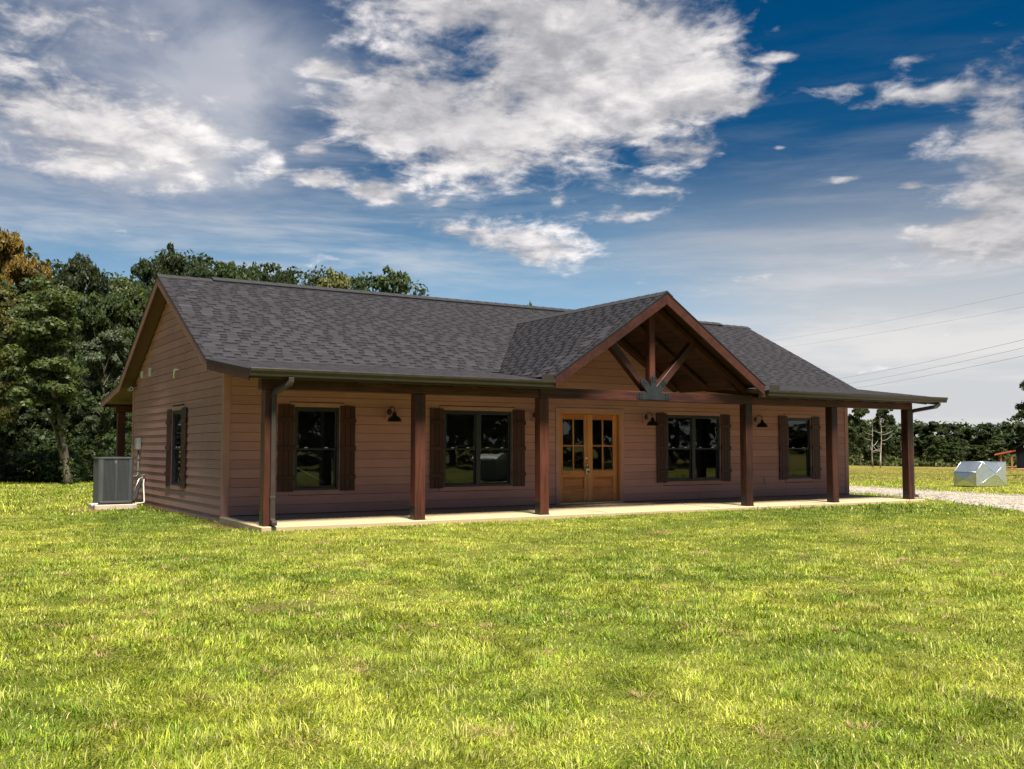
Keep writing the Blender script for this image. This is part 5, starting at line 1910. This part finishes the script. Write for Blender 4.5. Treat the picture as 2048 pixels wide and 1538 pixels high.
# right hand tree line beyond the field
RG = 'trees of the far tree line on the right'
wood_r = [
    ('small', 1718, 135, 806, 62, 'mid', 'tall leafy tree next to the right corner of the house under the porch beam'),
    ('small2', 1765, 138, 803, 60, 'dark', 'tall dark tree with sky gaps seen between the last two porch posts'),
    ('small', 1695, 150, 840, 60, 'dark', 'dark far tree against the house corner'),
    ('small2', 1800, 165, 858, 55, 'mid', 'low far tree just left of the last porch post'),
    ('small2', 1838, 168, 846, 60, 'dark', 'far tree half hidden by the last porch post'),
    ('small', 1866, 165, 841, 60, 'dark', 'far dark rounded tree just right of the last porch post'),
    ('small', 1900, 172, 848, 62, 'dark', 'far dark tree second right of the last porch post'),
    ('small2', 1938, 176, 852, 60, 'mid', 'far tree on the skyline above the metal well cover'),
    ('small', 1975, 172, 845, 62, 'dark', 'far dark tree on the skyline right of the well cover'),
    ('small2', 2010, 176, 848, 56, 'dark', 'far dark tree above the lean-to roof of the barn'),
    ('small', 2046, 170, 846, 62, 'dark', 'far dark tree above the barn at the right edge'),
    ('small2', 1866, 140, 868, 56, 'mid', 'lower green tree with pale trunk in front of the far tree line'),
    ('small', 1902, 146, 884, 50, 'mid', 'low green tree left of the well cover at the far field edge'),
    ('small', 1992, 128, 880, 46, 'pale', 'round yellow green little tree just left of the barn lean-to'),
    ('small2', 1950, 150, 888, 60, 'dark', 'low dark tree behind the well cover'),
    ('small', 1745, 150, 862, 60, 'mid', 'lower green tree behind the bleached dead trunks'),
]
for key, px, Z, py, wpx, lf, lab in wood_r:
    tree('field_tree', key, px, Z, py, wpx, lf, lab, RG)
tree('field_tree', 'round', 2120, 62, 745, 175, 'dark', 'dark overhanging crown cut off by the right edge of the picture', RG)


def dead_tree(px, Z, py_top, lab, seed):
    rl = random.Random(seed)
    x, y = at(px, Z)
    g = gz(x, y)
    h = height_at(py_top, Z) - g
    o = tag(empty('dead_tree', (x, y, g)), lab, 'tree', 'bleached dead trees at the far field edge')
    ln_ = rl.uniform(-0.5, 0.5)
    axis_ = lambda t: Vector((ln_ * t * t + 0.12 * math.sin(5 * t + seed), 0.1 * math.cos(4 * t), h * t))
    t = MB().tube([axis_(q) - Vector((0, 0, 0.2 if q == 0 else 0)) for q in np.linspace(0, 1, 8)], [0.12 - 0.105 * q for q in np.linspace(0, 1, 8)], 7).build('trunk', M['dead'], o, 0, True)
    for i in range(13):
        q = rl.uniform(0.25, 0.95)
        a = rl.uniform(0, 6.28)
        ln = rl.uniform(0.6, 1.9) * (1.2 - q * 0.6)
        b0 = axis_(q)
        d = Vector((math.cos(a), math.sin(a), 0))
        MB().tube([b0, b0 + d * ln * .5 + Vector((0, 0, ln * .12)), b0 + d * ln + Vector((0, 0, ln * rl.uniform(.1, .7)))], [0.04, 0.026, 0.008], 5).build('branch', M['dead'], o, 0, True)


dead_tree(1744, 128, 832, 'bleached bare dead tree, left of the pair by the far field edge', 3)
dead_tree(1761, 126, 836, 'bleached bare dead tree, right of the pair by the far field edge', 4)

spots = []
for i in range(900):
    px = r_.uniform(1660, 2200)
    Z = r_.uniform(172, 200)
    x, y = at(px, Z)
    top = height_at(np.interp(px, [1660, 1780, 1800, 2200], [846, 846, 856, 850]), Z)
    spots.append((x, y, gz(x, y) + r_.uniform(-0.5, 1.0) * (top - gz(x, y)), r_.uniform(1.0, 2.2)))
for i in range(420):
    px = r_.uniform(900, 1660) if i < 210 else r_.uniform(2200, 3200)
    Z = r_.uniform(150, 185)
    x, y = at(px, Z)
    spots.append((x, y, gz(x, y) + r_.uniform(-0.3, 1.0) * 7.0, r_.uniform(1.2, 2.4)))
leaf_mass('distant_wood', spots, 34, 0.42, L['dark'], 'far dark wood closing off the field on the right', 'wood', 8)
spots = []
for i in range(170):
    px = r_.uniform(1690, 2060)
    Z = r_.uniform(150, 166)
    x, y = at(px, Z)
    spots.append((x, y, gz(x, y) + abs(r_.normal(0, 0.7)), r_.uniform(0.5, 1.1)))
leaf_mass('field_scrub', spots, 40, 0.32, L['pale'], 'band of pale scrub along the far edge of the field', 'scrub', 9)

# trees across the lawn, behind the photographer: the windows mirror them
k_ = 0
for a_, Zd, hh, lf in ((9, 62, 13, 'dark'), (14, 70, 14, 'mid'), (19, 64, 12, 'dark'), (24, 72, 14, 'dark'), (28.5, 66, 12, 'mid'), (33, 74, 14, 'dark'), (37, 70, 12, 'dark'), (40.5, 78, 13, 'mid'),
                       (49, 190, 6.5, 'dark'), (52, 210, 7.5, 'dark'), (46.5, 185, 6.0, 'dark'), (55, 200, 7, 'mid')):
    vx, vy = CAM.x + Zd * math.sin(R(a_)), CAM.y + Zd * math.cos(R(a_))
    t_ = tree('lawn_tree', ('low', 'round', 'broad')[k_ % 3] if Zd < 100 else 'small', 0, Zd, 0, 250 if Zd < 100 else 130, lf,
              'leafy tree across the front lawn, seen only mirrored in the windows', 'trees across the front lawn', xy=(vx, -vy), height=hh)
    k_ += 1

spots = []
for i in range(520):
    a_ = R(r_.uniform(2, 43.5))
    Zd = r_.uniform(78, 92)
    vx, vy = CAM.x + Zd * math.sin(a_), CAM.y + Zd * math.cos(a_)
    spots.append((vx, -vy, gz(vx, -vy) + 11.0 * r_.random() ** 1.1, r_.uniform(1.0, 2.0)))
for i in range(260):
    a_ = R(r_.uniform(44, 62))
    Zd = r_.uniform(215, 235)
    vx, vy = CAM.x + Zd * math.sin(a_), CAM.y + Zd * math.cos(a_)
    spots.append((vx, -vy, gz(vx, -vy) + 5.5 * r_.random() ** 1.2, r_.uniform(1.2, 2.2)))
leaf_mass('front_wood', spots, 60, 0.34, L['dark'], 'dark wood across the front lawn that the windows mirror', 'wood', 15)


def domed_bin():
    o = tag(empty('domed_cover', (16.0, -17.2, gz(16.0, -17.2)), R(-32)), 'grey bin with white domed top, mirrored in the double window left of the doors', 'covered bin')
    MB().prism([(-0.72, 0.0), (0.72, 0.0), (0.72, 0.78), (-0.72, 0.78)], 'y', -0.5, 0.5).build('body', M['greybox'], o, 0.03)
    arc = [(-0.80, 0.785)] + [(0.80 * -math.cos(t), 0.80 + 0.30 * math.sin(t)) for t in np.linspace(0, math.pi, 15)] + [(0.80, 0.785)]
    MB().prism(arc, 'y', -0.56, 0.56).build('domed_top', M['white'], o)


domed_bin()


def reflection_bars():  # added bars behind the glass imitating shapes reflected in the first window
    y = 0.55
    def bar(name, lab, a, b, w, h, mat):
        c = (Vector(a) + Vector(b)) / 2
        o = MB().bar(Vector(a) - c, Vector(b) - c, w, h, (0, 1, 0)).build(name, mat, None, 0.003)
        o.location = c
        tag(o, lab, 'board')
    bar('pale_reflection_bar', 'added pale bar imitating a slanted reflection in the first front window', (1.45, y, 0.92), (2.20, y + 0.2, 0.56), 0.02, 0.07, M['white'])
    bar('orange_reflection_bar', 'added orange bar imitating a reflection at the left edge of the first front window', (1.46, y, 0.75), (1.52, y, 1.24), 0.03, 0.09, M['barn_wood'])
    bar('teal_reflection_bar', 'added pale teal bar imitating a thin slanting reflection in the first front window', (1.78, y, 1.12), (2.12, y + 0.1, 1.02), 0.02, 0.05, M['teal'])
    bar('white_reflection_bar', 'added white bar imitating a reflection above the orange one in the first window', (1.42, y, 1.275), (1.60, y, 1.275), 0.05, 0.04, M['white'])


M['teal'] = plain('teal bar', (0.30, 0.55, 0.50), 0.4)
reflection_bars()


# ------------------------------------------------------------------ grass
def grass_mat():
    m, k, out = mat_base('grass blade')
    at_ = k.n('ShaderNodeAttribute', dict(attribute_name='col'))
    c = at_.outputs['Color']
    d = k.n('ShaderNodeBsdfPrincipled', Base_Color=c, Roughness=0.5)
    d.inputs['Specular IOR Level'].default_value = 0.25
    t = k.n('ShaderNodeBsdfTranslucent', Color=c)
    ms = k.n('ShaderNodeMixShader', Fac=0.42, i1=d.outputs[0], i2=t.outputs[0])
    k.set(out.inputs['Surface'], ms)
    return m


M['grass'] = grass_mat()


def grass_field(name, d0, d1, dens, wid, hgt, seed, segs, label, lean=(0.35, 1.5), lo=-33, hi=33):
    r = np.random.default_rng(seed)
    area = R(hi - lo) / 2 * (d1 * d1 - d0 * d0)
    n = int(area * dens)
    d = np.sqrt(r.random(n) * (d1 * d1 - d0 * d0) + d0 * d0)
    th = HEAD + r.uniform(R(lo), R(hi), n)
    x, y = CAM.x + d * np.sin(th), CAM.y + d * np.cos(th)
    ok = ~((x > -0.08) & (x < 16.88) & (y > -2.44) & (y < 10.4))
    ok &= ~((x > -1.36) & (x < -0.45) & (y > 5.12) & (y < 6.02))
    ok &= ~((x > 25.6) & (x < 28.4) & (y > 2.0) & (y < 4.2))
    near = (x > 12) & (x < 25) & (y > -16) & (y < 18)
    dd = np.full(n, -9.0)
    if near.any():
        dd[near] = in_drive(x[near], y[near])
    ok &= (dd < 0.0) | ((dd < 0.25) & (r.random(n) < 0.35))
    bb = bare(x, y)
    ok &= r.random(n) < np.clip(0.30 + 1.6 * vnoise(x, y, 0.13, 18, 6), 0, 1)
    ok &= r.random(n) > bb * 0.8
    # behind the house nothing shows
    ok &= ~((x > 2.0) & (x < 16.0) & (y > 9.5))
    x, y, d = x[ok], y[ok], d[ok]
    n = len(x)
    z = ground_z(x, y) - 0.004
    cl = 0.55 * vnoise(x, y, 0.17, 13, 5) + 0.45 * vnoise(x, y, 0.55, 3, 15)
    h = hgt * (0.40 + 1.7 * cl ** 1.4) * r.uniform(0.55, 1.3, n)
    tall = r.random(n) < 0.02
    h = np.where(tall, h * r.uniform(1.3, 1.9, n), h)
    a = vnoise(x, y, 0.35, 3, 21) * 9.0 + r.uniform(-2.2, 2.2, n)
    ln = r.uniform(lean[0], lean[1], n)
    dx, dy = np.cos(a), np.sin(a)
    w = wid * r.uniform(0.6, 1.3, n)
    wa = a + math.pi / 2 + r.normal(0, 0.5, n)
    wx, wy = np.cos(wa) * w / 2, np.sin(wa) * w / 2
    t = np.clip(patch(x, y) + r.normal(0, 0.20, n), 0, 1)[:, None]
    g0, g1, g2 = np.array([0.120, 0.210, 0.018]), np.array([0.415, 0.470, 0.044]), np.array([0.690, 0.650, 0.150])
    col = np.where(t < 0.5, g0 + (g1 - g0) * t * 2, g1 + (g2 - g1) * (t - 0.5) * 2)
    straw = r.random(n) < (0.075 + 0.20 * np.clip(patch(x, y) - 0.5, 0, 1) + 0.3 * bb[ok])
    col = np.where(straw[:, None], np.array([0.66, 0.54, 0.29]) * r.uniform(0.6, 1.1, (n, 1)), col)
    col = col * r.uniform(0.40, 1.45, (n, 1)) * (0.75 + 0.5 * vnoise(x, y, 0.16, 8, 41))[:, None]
    if d0 > 40:                      # unmown field: drier and browner turf
        col = 0.55 * col + 0.45 * np.array([0.27, 0.21, 0.075])
    sx, sz = np.sin(ln), np.cos(ln)
    if segs == 2:
        mx, my, mz = x + dx * h * 0.5 * sx * 0.6, y + dy * h * 0.5 * sx * 0.6, z + h * 0.55 * np.maximum(sz, 0.35) * 1.15
        tx, ty, tz = x + dx * h * sx, y + dy * h * sx, z + h * np.maximum(sz, 0.22)
        v = np.stack([np.stack([x - wx, y - wy, z], -1), np.stack([x + wx, y + wy, z], -1),
                      np.stack([mx + wx * .8, my + wy * .8, mz], -1), np.stack([mx - wx * .8, my - wy * .8, mz], -1),
                      np.stack([tx, ty, tz], -1)], 1)
        f = np.array([0, 1, 2, 3, 3, 2, 4])
        fl = (f[None] + (np.arange(n) * 5)[:, None]).ravel()
        tot = np.tile([4, 3], n)
        k = 5
    else:
        tx, ty, tz = x + dx * h * sx * 0.7, y + dy * h * sx * 0.7, z + h * np.maximum(sz, 0.4)
        v = np.stack([np.stack([x - wx, y - wy, z], -1), np.stack([x + wx, y + wy, z], -1), np.stack([tx, ty, tz], -1)], 1)
        fl = np.arange(3 * n)
        tot = np.full(n, 3)
        k = 3
    c4 = np.repeat(np.concatenate([col, np.ones((n, 1))], 1), k, 0)
    me = raw_mesh(name, v.reshape(-1, 3), fl, tot, M['grass'], {'col': ('FLOAT_COLOR', c4)})
    tag(link(bpy.data.objects.new(name, me)), label, 'grass', kind='stuff')
    return n


ng = grass_field('grass', 3.2, 7.0, 8600, 0.0050, 0.038, 1, 2, 'nearest tousled yellow green grass blades at the foot of the picture')
ng += grass_field('grass', 7.0, 12.5, 3900, 0.0075, 0.038, 2, 2, 'middle band of yellow green lawn grass in front of the porch')
ng += grass_field('grass', 12.5, 22.0, 1500, 0.013, 0.038, 3, 1, 'far lawn grass running up to the porch slab')
ng += grass_field('grass', 22.0, 46.0, 260, 0.030, 0.065, 4, 1, 'farthest lawn grass beside the house and out to the trees')
ng += grass_field('grass', 46.0, 130.0, 60, 0.06, 0.06, 5, 1, 'rough grass of the open field beyond the gravel drive', lo=16, hi=33)
for k_, (d0, d1, de, wd, hh) in enumerate(((2.2, 7.0, 3000, 0.0075, 0.038), (7.0, 12.5, 1300, 0.012, 0.038), (12.5, 22.0, 450, 0.022, 0.038), (22.0, 46.0, 90, 0.05, 0.065))):
    for lo_, hi_, side in ((-46, -33, 'left'), (33, 58, 'right')):
        ng += grass_field('grass', d0, d1, de, wd, hh, 20 + k_ * 2 + (lo_ > 0), 1, 'lawn grass beyond the ' + side + ' edge of the picture, ' + ('at the very front', 'near', 'farther back', 'farthest back')[k_], lo=lo_, hi=hi_)


def grass_tufts():
    """coarser tussocks and dead thatch that the mower left"""
    r = np.random.default_rng(61)
    nt, nb = 420, 42
    d = np.sqrt(r.random(nt) * (13.5 ** 2 - 3.4 ** 2) + 3.4 ** 2)
    th = HEAD + r.uniform(R(-32), R(32), nt)
    cx, cy = CAM.x + d * np.sin(th), CAM.y + d * np.cos(th)
    kind = r.random(nt)
    x = np.repeat(cx, nb) + r.normal(0, 0.045, nt * nb)
    y = np.repeat(cy, nb) + r.normal(0, 0.045, nt * nb)
    ok = ~((x > -0.08) & (x < 16.88) & (y > -2.46))
    kd = np.repeat(kind, nb)[ok]
    a = np.arctan2(y - np.repeat(cy, nb), x - np.repeat(cx, nb))[ok] + r.normal(0, 0.6, ok.sum())
    x, y = x[ok], y[ok]
    n = len(x)
    z = ground_z(x, y)
    dead = kd > 0.62
    h = np.where(dead, r.uniform(0.04, 0.08, n), r.uniform(0.045, 0.10, n))
    ln = np.where(dead, r.uniform(0.9, 1.5, n), r.uniform(0.25, 1.15, n))
    w = r.uniform(0.004, 0.0075, n)
    wx, wy = -np.sin(a) * w / 2, np.cos(a) * w / 2
    dx, dy = np.cos(a), np.sin(a)
    sx, sz = np.sin(ln), np.maximum(np.cos(ln), 0.12)
    v = np.stack([np.stack([x - wx, y - wy, z], -1), np.stack([x + wx, y + wy, z], -1),
                  np.stack([x + dx * h * .35 * sx + wx * .8, y + dy * h * .35 * sx + wy * .8, z + h * sz * .68], -1),
                  np.stack([x + dx * h * .35 * sx - wx * .8, y + dy * h * .35 * sx - wy * .8, z + h * sz * .68], -1),
                  np.stack([x + dx * h * sx, y + dy * h * sx, z + h * sz], -1)], 1)
    f = np.array([0, 1, 2, 3, 3, 2, 4])
    green = np.array([0.24, 0.34, 0.035]) * r.uniform(0.6, 1.5, (n, 1))
    pale = np.array([0.52, 0.55, 0.12]) * r.uniform(0.6, 1.2, (n, 1))
    tan = np.array([0.46, 0.32, 0.17]) * r.uniform(0.5, 1.3, (n, 1))
    col = np.where(dead[:, None], tan, np.where((kd < 0.22)[:, None], green, pale))
    c4 = np.repeat(np.concatenate([col, np.ones((n, 1))], 1), 5, 0)
    me = raw_mesh('grass_tufts', v.reshape(-1, 3), (f[None] + (np.arange(n) * 5)[:, None]).ravel(), np.tile([4, 3], n), M['grass'], {'col': ('FLOAT_COLOR', c4)})
    tag(link(bpy.data.objects.new('grass_tufts', me)), 'coarse tussocks and dead tan thatch scattered over the front lawn', 'grass', kind='stuff')


grass_tufts()
print('blades', ng)
